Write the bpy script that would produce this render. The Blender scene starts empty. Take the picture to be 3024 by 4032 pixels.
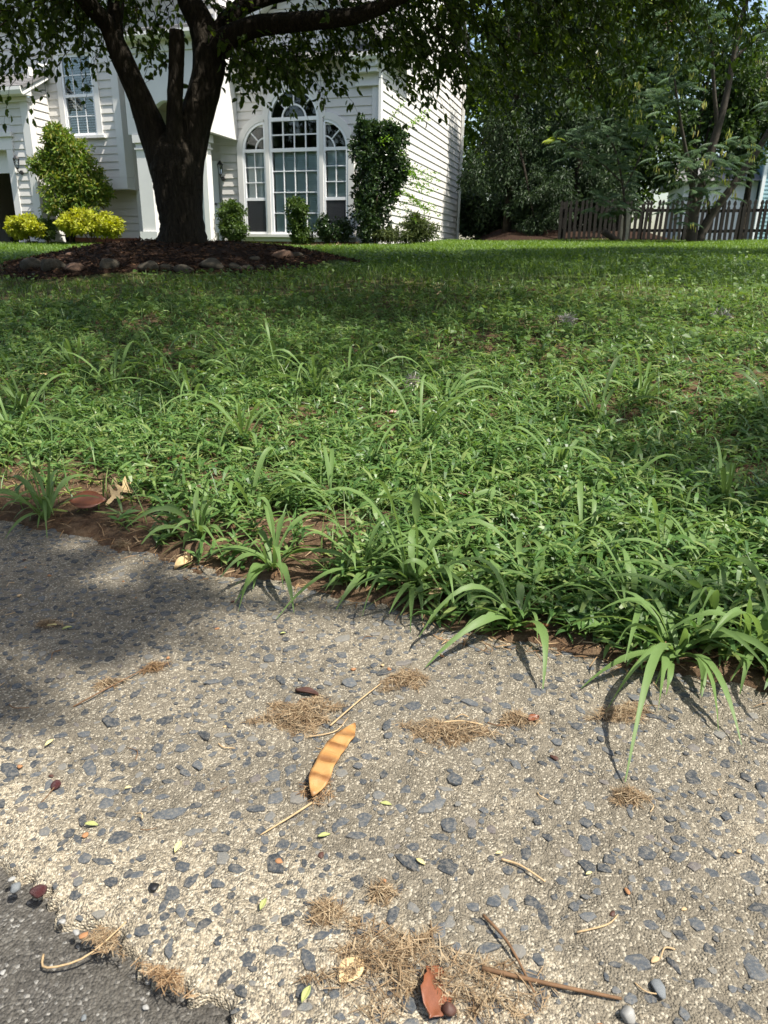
import bpy, bmesh, math, random
import numpy as np
from mathutils import Vector, Matrix

random.seed(7)
rng = np.random.default_rng(11)
S = bpy.context.scene
COL = S.collection

# ------------------------------------------------------------------ camera
cam_d = bpy.data.cameras.new('camera'); cam = bpy.data.objects.new('camera', cam_d); COL.objects.link(cam)
S.camera = cam
PITCH, ROLL = math.radians(-19.4), math.radians(1.0)
fw = Vector((0, math.cos(PITCH), math.sin(PITCH))); rt = Vector((1, 0, 0)); up = rt.cross(fw)
r2 = math.cos(ROLL) * rt + math.sin(ROLL) * up; u2 = -math.sin(ROLL) * rt + math.cos(ROLL) * up
M = Matrix.Identity(4)
for i in range(3):
    M[i][0], M[i][1], M[i][2] = r2[i], u2[i], -fw[i]
M[0][3], M[1][3], M[2][3] = 0, 0, .6
cam.matrix_world = M
cam_d.sensor_fit = 'VERTICAL'; cam_d.sensor_height = 36; cam_d.sensor_width = 27; cam_d.lens = 25.0
cam_d.clip_start = .02; cam_d.clip_end = 600
cam_d.dof.use_dof = True; cam_d.dof.focus_distance = 1.45; cam_d.dof.aperture_fstop = 18.0

# ------------------------------------------------------------------ light
SUN = Vector((.46, -.31, 1)).normalized()
wd = bpy.data.worlds.new('World'); S.world = wd; wd.use_nodes = True
nt = wd.node_tree; nt.nodes.clear()
sky = nt.nodes.new('ShaderNodeTexSky'); sky.sky_type = 'NISHITA'; sky.sun_disc = False
sky.sun_elevation = math.asin(SUN.z); sky.sun_rotation = math.atan2(SUN.x, SUN.y)
sky.air_density = 1.3; sky.dust_density = 2.5; sky.ozone_density = 1.0
bg = nt.nodes.new('ShaderNodeBackground'); bg.inputs[1].default_value = .115
wo = nt.nodes.new('ShaderNodeOutputWorld')
nt.links.new(sky.outputs[0], bg.inputs[0]); nt.links.new(bg.outputs[0], wo.inputs[0])
sd_ = bpy.data.lights.new('sun', 'SUN'); sun = bpy.data.objects.new('sun', sd_); COL.objects.link(sun)
sd_.energy = 5.0; sd_.angle = math.radians(.53); sd_.color = (1, .95, .86)
sun.rotation_euler = SUN.to_track_quat('Z', 'Y').to_euler(); sun.location = (6, -5, 20)
S.view_settings.view_transform = 'Standard'; S.view_settings.look = 'None'
S.view_settings.gamma = 1; S.view_settings.exposure = 1.0
S.cycles.max_bounces = 8; S.cycles.transparent_max_bounces = 16; S.cycles.caustics_reflective = False
S.cycles.caustics_refractive = False
S.cycles.use_denoising = True

# ------------------------------------------------------------------ materials
MATS = {}
class N:
    """small node helper"""
    def __init__(self, name):
        self.m = bpy.data.materials.new(name); self.m.use_nodes = True
        self.t = self.m.node_tree; self.t.nodes.clear()
        self.out = self.t.nodes.new('ShaderNodeOutputMaterial'); MATS[name] = self.m
    def n(self, typ, **kw):
        x = self.t.nodes.new(typ)
        for k, v in kw.items():
            if k.startswith('i_'):
                key = k[2:]; key = int(key) if key.isdigit() else key
                self.put(x, key, v)
            else: setattr(x, k, v)
        return x
    def put(self, x, key, v):
        if hasattr(v, 'links') or isinstance(v, bpy.types.NodeSocket): self.t.links.new(v, x.inputs[key])
        else: x.inputs[key].default_value = v
    def ramp(self, fac, stops, interp='LINEAR'):
        r = self.t.nodes.new('ShaderNodeValToRGB'); r.color_ramp.interpolation = interp
        e = r.color_ramp.elements
        while len(e) < len(stops): e.new(.5)
        for i, (p, c) in enumerate(stops):
            e[i].position = p; e[i].color = (*c, 1) if len(c) == 3 else c
        self.t.links.new(fac, r.inputs[0]); return r.outputs[0]
    def mix(self, fac, a, b, mode='MIX'):
        x = self.t.nodes.new('ShaderNodeMix'); x.data_type = 'RGBA'; x.blend_type = mode
        self.put(x, 0, fac)
        for k, v in ((6, a), (7, b)):
            if isinstance(v, tuple) and len(v) == 3: v = (*v, 1)
            self.put(x, k, v)
        return x.outputs[2]
    def math(self, op, a, b=0.):
        x = self.t.nodes.new('ShaderNodeMath'); x.operation = op
        self.put(x, 0, a); self.put(x, 1, b); return x.outputs[0]
    def coord(self, which='Object'):
        return self.t.nodes.new('ShaderNodeTexCoord').outputs[which]
    def noise(self, vec, scale, detail=4, rough=.6):
        x = self.n('ShaderNodeTexNoise'); x.inputs['Scale'].default_value = scale
        x.inputs['Detail'].default_value = detail; x.inputs['Roughness'].default_value = rough
        self.t.links.new(vec, x.inputs['Vector']); return x.outputs['Fac']
    def bump(self, h, strength, dist, normal=None):
        b = self.n('ShaderNodeBump'); b.inputs['Strength'].default_value = strength; b.inputs['Distance'].default_value = dist
        self.t.links.new(h, b.inputs['Height'])
        if normal is not None: self.t.links.new(normal, b.inputs['Normal'])
        return b.outputs[0]
    def principled(self, col, rough=.6, bump=None, spec=.4, metal=0.):
        p = self.n('ShaderNodeBsdfPrincipled')
        if isinstance(col, tuple): col = (*col, 1)
        self.put(p, 'Base Color', col); self.put(p, 'Roughness', rough)
        p.inputs['Specular IOR Level'].default_value = spec; p.inputs['Metallic'].default_value = metal
        if bump is not None: self.t.links.new(bump, p.inputs['Normal'])
        self.t.links.new(p.outputs[0], self.out.inputs[0]); return p
def plain(name, col, rough=.6, spec=.4, var=.12, scale=8, metal=0., bump=0.):
    k = N(name); c = k.coord()
    f = k.noise(c, scale, 5)
    a = tuple(x * (1 - var) for x in col); b = tuple(min(1, x * (1 + var)) for x in col)
    cc = k.ramp(f, [(.3, a), (.7, b)])
    bp = k.bump(k.noise(c, scale * 6), bump, .01) if bump else None
    k.principled(cc, rough, bp, spec, metal); return k.m
def leafmat(name, cols, trans=.35, rough=.45, spec=.35, tcol=None):
    """leaf: diffuse/gloss plus light coming through, colour differs leaf by leaf"""
    k = N(name); g = k.n('ShaderNodeNewGeometry'); f = g.outputs['Random Per Island']
    n_ = len(cols)
    c = k.ramp(f, [(i / max(1, n_ - 1), cols[i]) for i in range(n_)])
    p = k.n('ShaderNodeBsdfPrincipled'); k.put(p, 'Base Color', c); p.inputs['Roughness'].default_value = rough
    p.inputs['Specular IOR Level'].default_value = spec
    t = k.n('ShaderNodeBsdfTranslucent')
    hs = k.n('ShaderNodeHueSaturation'); hs.inputs['Hue'].default_value = .485; hs.inputs['Saturation'].default_value = 1.15
    hs.inputs['Value'].default_value = 1.5; k.t.links.new(c, hs.inputs['Color'])
    k.t.links.new(hs.outputs[0], t.inputs[0])
    mx = k.n('ShaderNodeMixShader'); mx.inputs[0].default_value = trans
    k.t.links.new(p.outputs[0], mx.inputs[1]); k.t.links.new(t.outputs[0], mx.inputs[2])
    k.t.links.new(mx.outputs[0], k.out.inputs[0]); return k.m

plain('siding', (.61, .59, .555), .55, .3, .05, 1.3)
plain('trim', (.68, .67, .645), .45, .4, .04, 2)
plain('vinyl', (.82, .83, .84), .35, .5, .02, 2)
plain('gutter_metal', (.74, .73, .69), .4, .5, .05, 2)
plain('beige_panel', (.5, .45, .34), .6, .3, .05, 2)
plain('blind', (.86, .90, .91), .5, .4, .03, 3)
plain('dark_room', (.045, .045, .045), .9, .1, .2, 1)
plain('brick', (.22, .09, .06), .85, .2, .3, 20, bump=.3)
plain('shingle', (.17, .165, .165), .9, .2, .25, 14, bump=.5)
plain('dark_metal', (.02, .02, .02), .4, .5, .2, 10)
plain('number_metal', (.12, .11, .10), .4, .5, .1, 10)
plain('fence_wood', (.02, .018, .0155), .9, .2, .35, 9, bump=.4)
plain('post_wood', (.30, .29, .25), .9, .2, .25, 9, bump=.4)
plain('teal_siding', (.27, .42, .46), .6, .3, .05, 1)
plain('pale_siding', (.62, .6, .68), .6, .3, .05, 1)
plain('stem_brown', (.10, .075, .05), .8, .2, .3, 30)
plain('twig_dark', (.035, .028, .02), .85, .2, .3, 30)
plain('log_wood', (.055, .046, .037), .9, .2, .3, 12, bump=.5)
plain('feeder_wood', (.35, .13, .05), .7, .3, .2, 9)
plain('rubber', (.012, .012, .012), .7, .3, .2, 9)
plain('rock', (.085, .072, .053), .9, .25, .35, 9, bump=.6)
plain('rock_red', (.17, .105, .072), .9, .25, .3, 9, bump=.6)
plain('pebble_grey', (.14, .15, .155), .8, .3, .2, 90, bump=.3)
plain('pebble_white', (.24, .235, .22), .6, .4, .1, 90)
plain('twig_tan', (.38, .27, .15), .8, .2, .25, 60)
plain('twig_brown', (.13, .075, .04), .8, .2, .3, 60)
plain('husk', (.26, .13, .06), .75, .3, .4, 120)
plain('berry', (.055, .015, .015), .5, .4, .4, 150, bump=.5)
plain('pink_fluff', (.75, .42, .42), .9, .1, .2, 20)
plain('grey_fluff', (.5, .45, .42), .95, .1, .2, 60)
plain('black_lump', (.008, .008, .009), .5, .4, .3, 90)

leafmat('leaf_main', [(.03, .052, .011), (.048, .082, .016), (.07, .112, .02), (.10, .15, .026)], .46, .4, .4)
leafmat('leaf_evergreen', [(.016, .032, .013), (.026, .05, .018), (.042, .07, .022)], .25, .5, .3)
leafmat('leaf_far', [(.05, .09, .016), (.08, .135, .024), (.12, .18, .035)], .5, .5, .3)
leafmat('leaf_fardark', [(.02, .042, .012), (.035, .065, .016), (.055, .095, .022)], .35, .5, .3)
leafmat('leaf_mimosa', [(.06, .10, .055), (.085, .135, .075), (.12, .175, .09)], .35, .5, .35)
leafmat('leaf_mimosa_new', [(.2, .28, .04), (.28, .34, .06)], .4, .5, .35)
leafmat('pod_green', [(.25, .30, .05), (.36, .38, .09), (.42, .36, .12)], .3, .5, .3)
leafmat('leaf_gold', [(.19, .22, .018), (.33, .37, .03), (.46, .49, .05), (.25, .24, .04)], .3, .5, .3)
leafmat('leaf_nandina', [(.055, .11, .02), (.11, .19, .03), (.19, .26, .045), (.24, .22, .05)], .35, .45, .35)
leafmat('leaf_box', [(.03, .06, .013), (.055, .1, .02), (.09, .14, .03)], .3, .45, .35)
leafmat('leaf_holly', [(.018, .042, .012), (.03, .06, .016), (.05, .085, .022)], .18, .3, .55)
leafmat('leaf_vine', [(.11, .22, .03), (.17, .3, .045)], .45, .45, .3)
leafmat('leaf_juniper', [(.04, .065, .02), (.075, .1, .03), (.12, .15, .05)], .3, .5, .3)
leafmat('weed', [(.046, .10, .028), (.075, .150, .04), (.11, .20, .054), (.155, .24, .07), (.21, .265, .09)], .4, .42, .4)
leafmat('weed_yellow', [(.14, .2, .045), (.2, .25, .06), (.24, .26, .08)], .4, .5, .3)
leafmat('blade_tall', [(.085, .15, .048), (.12, .195, .06), (.16, .24, .075)], .38, .5, .3)
leafmat('lawn_far', [(.05, .10, .016), (.078, .142, .022), (.11, .19, .03), (.15, .225, .04)], .4, .45, .35)
leafmat('clover', [(.055, .10, .024), (.085, .15, .034), (.125, .19, .045)], .35, .45, .35)
leafmat('straw', [(.08, .05, .027), (.18, .12, .065), (.27, .19, .11), (.38, .30, .19), (.06, .038, .022)], .15, .8, .2)
leafmat('straw_dark', [(.07, .04, .02), (.14, .08, .04), (.26, .17, .09), (.34, .25, .15)], .1, .85, .15)
leafmat('mulch', [(.018, .011, .008), (.04, .022, .014), (.075, .04, .024), (.12, .07, .04)], .0, .9, .15)
leafmat('litter', [(.30, .2, .12), (.42, .31, .2), (.2, .12, .07)], .1, .8, .2)
plain('leaf_brown', (.16, .055, .025), .42, .5, .3, 40)
plain('leaf_tan', (.5, .36, .19), .7, .3, .25, 60)
plain('leaf_darkbrown', (.06, .028, .02), .6, .3, .3, 60)
plain('leaflet_green', (.28, .30, .11), .6, .3, .15, 80)
plain('leaflet_yellow', (.50, .44, .2), .6, .3, .15, 80)

# bark: vertical furrows
k = N('bark'); c = k.coord('Generated'); c = k.coord()
mp = k.n('ShaderNodeMapping'); k.t.links.new(c, mp.inputs[0]); mp.inputs['Scale'].default_value = (9, 9, 2.2)
nz = k.noise(mp.outputs[0], 3.0, 9, .7); vz = k.n('ShaderNodeTexVoronoi'); vz.feature = 'DISTANCE_TO_EDGE'
vz.inputs['Scale'].default_value = 2.6; k.t.links.new(mp.outputs[0], vz.inputs['Vector'])
h = k.math('ADD', nz, k.math('MULTIPLY', k.math('MINIMUM', vz.outputs[0], .25), 2.0))
k.principled(k.ramp(nz, [(.25, (.010, .008, .006)), (.5, (.026, .021, .015)), (.75, (.05, .042, .03))]), .9, k.bump(h, 1.0, .03), .15)

# glass: clear pane that mirrors by angle
k = N('glass'); fr = k.n('ShaderNodeFresnel'); fr.inputs[0].default_value = 1.5
tr = k.n('ShaderNodeBsdfTransparent'); tr.inputs[0].default_value = (.93, .98, .985, 1)
gl = k.n('ShaderNodeBsdfGlossy'); gl.inputs['Roughness'].default_value = .02
mx = k.n('ShaderNodeMixShader'); k.t.links.new(k.math('ADD', fr.outputs[0], .01), mx.inputs[0])
k.t.links.new(tr.outputs[0], mx.inputs[1]); k.t.links.new(gl.outputs[0], mx.inputs[2]); k.t.links.new(mx.outputs[0], k.out.inputs[0])
k = N('screen_mesh'); tr = k.n('ShaderNodeBsdfTransparent'); df = k.n('ShaderNodeBsdfDiffuse'); df.inputs[0].default_value = (.06, .06, .065, 1)
mx = k.n('ShaderNodeMixShader'); mx.inputs[0].default_value = .45
k.t.links.new(tr.outputs[0], mx.inputs[1]); k.t.links.new(df.outputs[0], mx.inputs[2]); k.t.links.new(mx.outputs[0], k.out.inputs[0])

# concrete: sand grains in a weathered cement skin
k = N('concrete'); c = k.coord()
v = k.n('ShaderNodeTexVoronoi'); v.inputs['Scale'].default_value = 430; k.t.links.new(c, v.inputs['Vector'])
v2 = k.n('ShaderNodeTexVoronoi'); v2.inputs['Scale'].default_value = 150; k.t.links.new(c, v2.inputs['Vector'])
sp = k.n('ShaderNodeSeparateColor'); k.t.links.new(v.outputs['Color'], sp.inputs[0])
sp2 = k.n('ShaderNodeSeparateColor'); k.t.links.new(v2.outputs['Color'], sp2.inputs[0])
grain = k.ramp(sp.outputs[0], [(0, (.11, .098, .08)), (.3, (.215, .184, .136)), (.6, (.315, .268, .193)), (.85, (.40, .345, .25)), (1, (.50, .45, .345))])
film = k.noise(c, 5.5, 6, .62); film2 = k.noise(c, 34, 5, .65)
fm = k.math('ADD', k.math('MULTIPLY', film, .75), k.math('MULTIPLY', film2, .45))
sx = k.n('ShaderNodeSeparateXYZ'); k.t.links.new(c, sx.inputs[0])
qq = k.math('ADD', k.math('ADD', k.math('MULTIPLY', sx.outputs[0], .42), k.math('MULTIPLY', sx.outputs[1], .907)), -1.058)
edge = k.n('ShaderNodeMapRange'); k.put(edge, 0, k.math('ADD', qq, k.math('MULTIPLY', film, .16)))
for i_, v_ in ((1, -.62), (2, -.44), (3, -.42), (4, 0)): edge.inputs[i_].default_value = v_
fm = k.math('ADD', fm, edge.outputs[0])
filmmask = k.ramp(fm, [(.30, (0, 0, 0)), (.60, (1, 1, 1))])
filmc = k.ramp(film2, [(.3, (.08, .070, .053)), (.7, (.18, .158, .12))])
base = k.mix(k.math('MULTIPLY', filmmask, .82), grain, filmc)
speck = k.ramp(sp.outputs[1], [(.0, (0, 0, 0)), (.87, (1, 1, 1))], 'CONSTANT')
near = k.ramp(v2.outputs['Distance'], [(.0, (1, 1, 1)), (.0028, (1, 1, 1))])
base = k.mix(k.math('MULTIPLY', speck, .55), base, (.50, .45, .35))
hh = k.math('ADD', k.math('MULTIPLY', v.outputs['Distance'], -1.0), k.math('MULTIPLY', film2, .8))
b1 = k.bump(k.noise(c, 60, 6, .7), .8, .006)
b2 = k.bump(hh, .9, .0028, b1)
k.principled(base, .88, b2, .2)

k = N('asphalt'); c = k.coord()
v = k.n('ShaderNodeTexVoronoi'); v.inputs['Scale'].default_value = 300; k.t.links.new(c, v.inputs['Vector'])
sp = k.n('ShaderNodeSeparateColor'); k.t.links.new(v.outputs['Color'], sp.inputs[0])
a = k.ramp(sp.outputs[0], [(0, (.04, .037, .032)), (.6, (.075, .069, .06)), (.9, (.11, .103, .09)), (.985, (.22, .21, .19)), (1, (.32, .31, .28))])
d = k.noise(c, 18, 6, .7)
a = k.mix(k.ramp(d, [(.35, (0, 0, 0)), (.75, (.6, .6, .6))]), a, (.095, .086, .07))
b1 = k.bump(k.noise(c, 90, 6, .7), .9, .004); b2 = k.bump(k.math('MULTIPLY', v.outputs['Distance'], -1), .8, .004, b1)
k.principled(a, .85, b2, .3)

k = N('soil'); c = k.coord()
n1 = k.noise(c, 40, 8, .7); n2 = k.noise(c, 2.5, 4)
near_c = k.ramp(n1, [(.3, (.045, .027, .016)), (.5, (.105, .066, .04)), (.72, (.2, .14, .085))])
far_c = k.ramp(n1, [(.3, (.03, .055, .014)), (.7, (.06, .10, .022))])
sx = k.n('ShaderNodeSeparateXYZ'); k.t.links.new(c, sx.inputs[0])
qq = k.math('ADD', k.math('ADD', k.math('MULTIPLY', sx.outputs[0], .42), k.math('MULTIPLY', sx.outputs[1], .907)), -1.058)
fq = k.n('ShaderNodeMapRange'); k.put(fq, 0, k.math('ADD', qq, n2)); fq.inputs[1].default_value = 2.5; fq.inputs[2].default_value = 7
k.principled(k.mix(fq.outputs[0], near_c, far_c), .95, k.bump(n1, 1, .02), .1)
k = N('mulch_soil'); c = k.coord(); n1 = k.noise(c, 35, 8, .7)
k.principled(k.ramp(n1, [(.3, (.012, .008, .006)), (.7, (.05, .028, .018))]), .95, k.bump(n1, 1, .03), .1)
k = N('agg_stone'); g = k.n('ShaderNodeObjectInfo'); ge = k.n('ShaderNodeNewGeometry'); ri = ge.outputs['Random Per Island']; c = ge.outputs['Position']
rr = k.math('FRACT', k.math('ADD', ri, g.outputs['Random']))
n1 = k.noise(c, 240, 5, .7)
a = k.ramp(rr, [(0, (.022, .027, .033)), (.45, (.040, .047, .055)), (.8, (.068, .076, .084)), (.94, (.14, .135, .12)), (1, (.08, .068, .066))])
a = k.mix(k.ramp(n1, [(.45, (0, 0, 0)), (.7, (.7, .7, .7))]), a, (.19, .172, .14))
k.principled(a, .7, k.bump(n1, .7, .002), .35)
k = N('seed_pod'); c = k.coord()
sx = k.n('ShaderNodeSeparateXYZ'); k.t.links.new(c, sx.inputs[0])
w = k.n('ShaderNodeTexWave'); w.inputs['Scale'].default_value = 10; w.inputs['Distortion'].default_value = 1.6; w.inputs['Detail'].default_value = 2
mp = k.n('ShaderNodeMapping'); mp.inputs['Scale'].default_value = (1, .25, 1); k.t.links.new(c, mp.inputs[0]); k.t.links.new(mp.outputs[0], w.inputs[0])
a = k.ramp(w.outputs['Fac'], [(.1, (.34, .185, .066)), (.6, (.29, .145, .046)), (1, (.15, .066, .022))])
n1 = k.noise(c, 70, 5)
a = k.mix(k.ramp(n1, [(.45, (0, 0, 0)), (.8, (.5, .5, .5))]), a, (.42, .27, .12))
k.principled(a, .5, k.bump(k.noise(c, 300), .3, .001), .4)

# ------------------------------------------------------------------ mesh helpers
def link(o, parent=None):
    COL.objects.link(o)
    if parent is not None: o.parent = parent
    return o
def tag(o, label=None, cat=None, group=None, kind=None):
    if label: o['label'] = label
    if cat: o['category'] = cat
    if group: o['group'] = group
    if kind: o['kind'] = kind
    return o
def empty(name, loc=(0, 0, 0), rz=0, label=None, cat=None, group=None):
    o = bpy.data.objects.new(name, None); o.location = loc; o.rotation_euler = (0, 0, rz); o.empty_display_size = .1
    link(o); return tag(o, label, cat, group)
def raw_mesh(name, V, quads=None, tris=None, mat=None, smooth=False):
    V = np.ascontiguousarray(V, dtype=np.float32).reshape(-1, 3)
    me = bpy.data.meshes.new(name)
    nq = 0 if quads is None else len(quads); nt_ = 0 if tris is None else len(tris)
    li = []
    if nq: li.append(np.asarray(quads, dtype=np.int32).ravel())
    if nt_: li.append(np.asarray(tris, dtype=np.int32).ravel())
    li = np.concatenate(li)
    st = np.concatenate([np.arange(nq, dtype=np.int32) * 4, nq * 4 + np.arange(nt_, dtype=np.int32) * 3])
    me.vertices.add(len(V)); me.vertices.foreach_set('co', V.ravel())
    me.loops.add(len(li)); me.loops.foreach_set('vertex_index', li)
    me.polygons.add(len(st)); me.polygons.foreach_set('loop_start', st)
    me.polygons.foreach_set('use_smooth', np.full(len(st), bool(smooth)))
    me.update(calc_edges=True)
    if mat: me.materials.append(MATS[mat])
    return me
def raw_obj(name, V, quads=None, tris=None, mat=None, parent=None, smooth=False, loc=None):
    o = bpy.data.objects.new(name, raw_mesh(name, V, quads, tris, mat, smooth))
    if loc is not None: o.location = loc
    return link(o, parent)
class B:
    """collects boxes, prisms and tubes into one mesh"""
    def __init__(self): self.v = []; self.f = []
    def add(self, V, F):
        n = len(self.v); self.v += [tuple(p) for p in V]; self.f += [tuple(i + n for i in q) for q in F]; return self
    def box(self, x0, x1, y0, y1, z0, z1):
        return self.add([(x0, y0, z0), (x1, y0, z0), (x1, y1, z0), (x0, y1, z0), (x0, y0, z1), (x1, y0, z1), (x1, y1, z1), (x0, y1, z1)],
                        [(0, 3, 2, 1), (4, 5, 6, 7), (0, 1, 5, 4), (1, 2, 6, 5), (2, 3, 7, 6), (3, 0, 4, 7)])
    def prism_y(self, P, y0, y1):   # polygon in x,z extruded along y
        n = len(P); V = [(x, y0, z) for x, z in P] + [(x, y1, z) for x, z in P]
        return self.add(V, [tuple(range(n - 1, -1, -1)), tuple(range(n, 2 * n))] + [(i, (i + 1) % n, n + (i + 1) % n, n + i) for i in range(n)])
    def prism_x(self, P, x0, x1):   # polygon in y,z extruded along x
        n = len(P); V = [(x0, y, z) for y, z in P] + [(x1, y, z) for y, z in P]
        return self.add(V, [tuple(range(n)), tuple(range(2 * n - 1, n - 1, -1))] + [((i + 1) % n, i, n + i, n + (i + 1) % n) for i in range(n)])
    def band(self, P, Q, y0, y1):   # strip between two open curves in x,z, extruded along y
        n = len(P)
        V = [(x, y0, z) for x, z in P] + [(x, y0, z) for x, z in Q] + [(x, y1, z) for x, z in P] + [(x, y1, z) for x, z in Q]
        F = []
        for i in range(n - 1):
            F += [(i, i + 1, n + i + 1, n + i), (2 * n + i + 1, 2 * n + i, 3 * n + i, 3 * n + i + 1),
                  (i + 1, i, 2 * n + i, 2 * n + i + 1), (n + i, n + i + 1, 3 * n + i + 1, 3 * n + i)]
        F += [(0, n, 3 * n, 2 * n), (n - 1, 3 * n - 1, 4 * n - 1, 2 * n - 1)]
        return self.add(V, F)
    def tube(self, pts, rad, n=8, jit=0.):
        pts = [Vector(p) for p in pts]; m = len(pts); V = []
        for i, p in enumerate(pts):
            d = (pts[min(i + 1, m - 1)] - pts[max(i - 1, 0)]).normalized()
            a = d.orthogonal().normalized() if i == 0 else (a - d * a.dot(d)).normalized()
            b = d.cross(a); r = rad[i] if hasattr(rad, '__len__') else rad
            for j in range(n):
                t = 2 * math.pi * j / n; rr = r * (1 + jit * (random.random() - .5))
                V.append(p + a * (rr * math.cos(t)) + b * (rr * math.sin(t)))
        F = [(i * n + j, i * n + (j + 1) % n, (i + 1) * n + (j + 1) % n, (i + 1) * n + j) for i in range(m - 1) for j in range(n)]
        F += [tuple(range(n - 1, -1, -1)), tuple(range((m - 1) * n, m * n))]
        return self.add(V, F)
    def build(self, name, mat, parent=None, smooth=False, loc=None):
        me = bpy.data.meshes.new(name); me.from_pydata([tuple(p) for p in self.v], [], self.f)
        if smooth: me.polygons.foreach_set('use_smooth', [True] * len(me.polygons))
        me.materials.append(MATS[mat]); me.update()
        o = bpy.data.objects.new(name, me)
        if loc is not None: o.location = loc
        return link(o, parent)
def unit(a): return a / np.maximum(np.linalg.norm(a, axis=-1, keepdims=True), 1e-9)
def smooth_curve(pts, n):
    P = np.array(pts, float); m = len(P); out = []
    for t in np.linspace(0, m - 1, n):
        i = min(int(t), m - 2); f = t - i
        p0, p1, p2, p3 = P[max(i - 1, 0)], P[i], P[i + 1], P[min(i + 2, m - 1)]
        out.append(.5 * (2 * p1 + (p2 - p0) * f + (2 * p0 - 5 * p1 + 4 * p2 - p3) * f * f + (3 * p1 - p0 - 3 * p2 + p3) * f ** 3))
    return np.array(out)
def leaves(pos, d, nrm, L, W, fold=.25):
    """ovate folded leaves, six corners each"""
    n = len(pos); d = unit(d); side = unit(np.cross(d, nrm)); nn = np.cross(side, d)
    L = np.broadcast_to(L, n)[:, None]; W = np.broadcast_to(W, n)[:, None]
    V = np.empty((n, 6, 3))
    V[:, 0] = pos; V[:, 3] = pos + d * L - nn * L * .12
    for i, (a, s) in enumerate(((.3, -1), (.68, -1))):
        V[:, 1 + i] = pos + d * L * a - side * W * (.5 if i == 0 else .42) + nn * W * fold * .5
        V[:, 5 - i] = pos + d * L * a + side * W * (.5 if i == 0 else .42) + nn * W * fold * .5
    b = np.arange(n)[:, None] * 6
    return V.reshape(-1, 3), np.concatenate([b + [0, 1, 2, 3], b + [0, 3, 4, 5]])
def ribbons(base, az, e0, e1, L, W, K=3, prof=(.55, 1, .8, .06), tw=0., floor=None):
    """curved grass blades; elevation runs from e0 to e1 along the blade"""
    n = len(base); P = np.empty((n, K + 1, 3)); P[:, 0] = base
    hx, hy = np.cos(az), np.sin(az); st = np.broadcast_to(L, n) / K
    for i in range(K):
        e = e0 + (e1 - e0) * ((i + .5) / K)
        P[:, i + 1, 0] = P[:, i, 0] + st * np.cos(e) * hx
        P[:, i + 1, 1] = P[:, i, 1] + st * np.cos(e) * hy
        P[:, i + 1, 2] = P[:, i, 2] + st * np.sin(e)
    if floor is not None: P[:, :, 2] = np.maximum(P[:, :, 2], floor(P[:, :, 0], P[:, :, 1]) + .004)
    tw = np.broadcast_to(tw, n)
    sv = np.stack([-hy * np.cos(tw), hx * np.cos(tw), np.sin(tw)], -1)
    w = np.broadcast_to(W, n)[:, None, None] * np.array(prof)[None, :, None] * .5
    V = np.stack([P - sv[:, None] * w, P + sv[:, None] * w], 2)
    b = (np.arange(n) * (K + 1) * 2)[:, None]
    F = np.concatenate([b + [2 * i, 2 * i + 1, 2 * i + 3, 2 * i + 2] for i in range(K)])
    return V.reshape(-1, 3), F
def stack(parts):
    V = []; F = []; o = 0
    for v, f in parts: V.append(v); F.append(f + o); o += len(v)
    return np.concatenate(V), np.concatenate(F)
def twigs_mesh(P, r0, r1):
    """thin three sided twigs from point arrays (n, m, 3)"""
    n, m, _ = P.shape; r = np.linspace(r0, r1, m)[None, :, None]
    d = unit(np.gradient(P, axis=1)); a = unit(np.cross(d, np.array([.3, .2, 1.]))); b = np.cross(d, a)
    V = np.stack([P + r * (a * math.cos(t) + b * math.sin(t)) for t in (0, 2.094, 4.189)], 2)
    bb = (np.arange(n) * m * 3)[:, None]; F = []
    for i in range(m - 1):
        for j in range(3):
            F.append(bb + [i * 3 + j, i * 3 + (j + 1) % 3, (i + 1) * 3 + (j + 1) % 3, (i + 1) * 3 + j])
    return V.reshape(-1, 3), np.concatenate(F)

# ------------------------------------------------------------------ ground shape
BED = (-2.35, 8.6)
def qt(x, y): return .42 * x + .907 * y - 1.058, .907 * x - .42 * y
def xy(t, q): return .907 * t + .42 * (q + 1.058), -.42 * t + .907 * (q + 1.058)
def wob(t): return .018 * np.sin(t * 9.1 + 1) + .012 * np.sin(t * 23.7) + .007 * np.sin(t * 61 + 2)
GQ = [-.2, 0, .06, 1, 2, 4.5, 8, 16.6, 24, 60, 120]; GZ = [-.02, .002, .018, .10, .205, .44, .63, 1.0, 1.34, 2.2, 3]
def gz(x, y):
    x = np.asarray(x, float); y = np.asarray(y, float); q, t = qt(x, y)
    z = np.interp(q, GQ, GZ)
    m = np.clip((q - .2) / 1.5, 0, 1)
    z = z + m * (.012 * np.sin(3.1 * x + 1.3 * y) + .010 * np.sin(5.3 * y - 2 * x + 1) + .02 * np.sin(.9 * x - .7 * y))
    r = np.hypot((x - BED[0]) / 2.2, (y - BED[1]) / 1.9)
    return z + .27 * np.clip(1 - r * r, 0, 1) ** 1.2
def grid_obj(name, T, Q, zf, mat, parent=None):
    TT, QQ = np.meshgrid(T, Q); X, Y = xy(TT, QQ); Z = zf(X, Y, TT, QQ)
    V = np.stack([X, Y, Z], -1); nq, n = TT.shape
    i = (np.arange(nq - 1)[:, None] * n + np.arange(n - 1)[None]).reshape(-1, 1)
    return raw_obj(name, V, i + [0, 1, n + 1, n], None, mat, parent, True)
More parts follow.
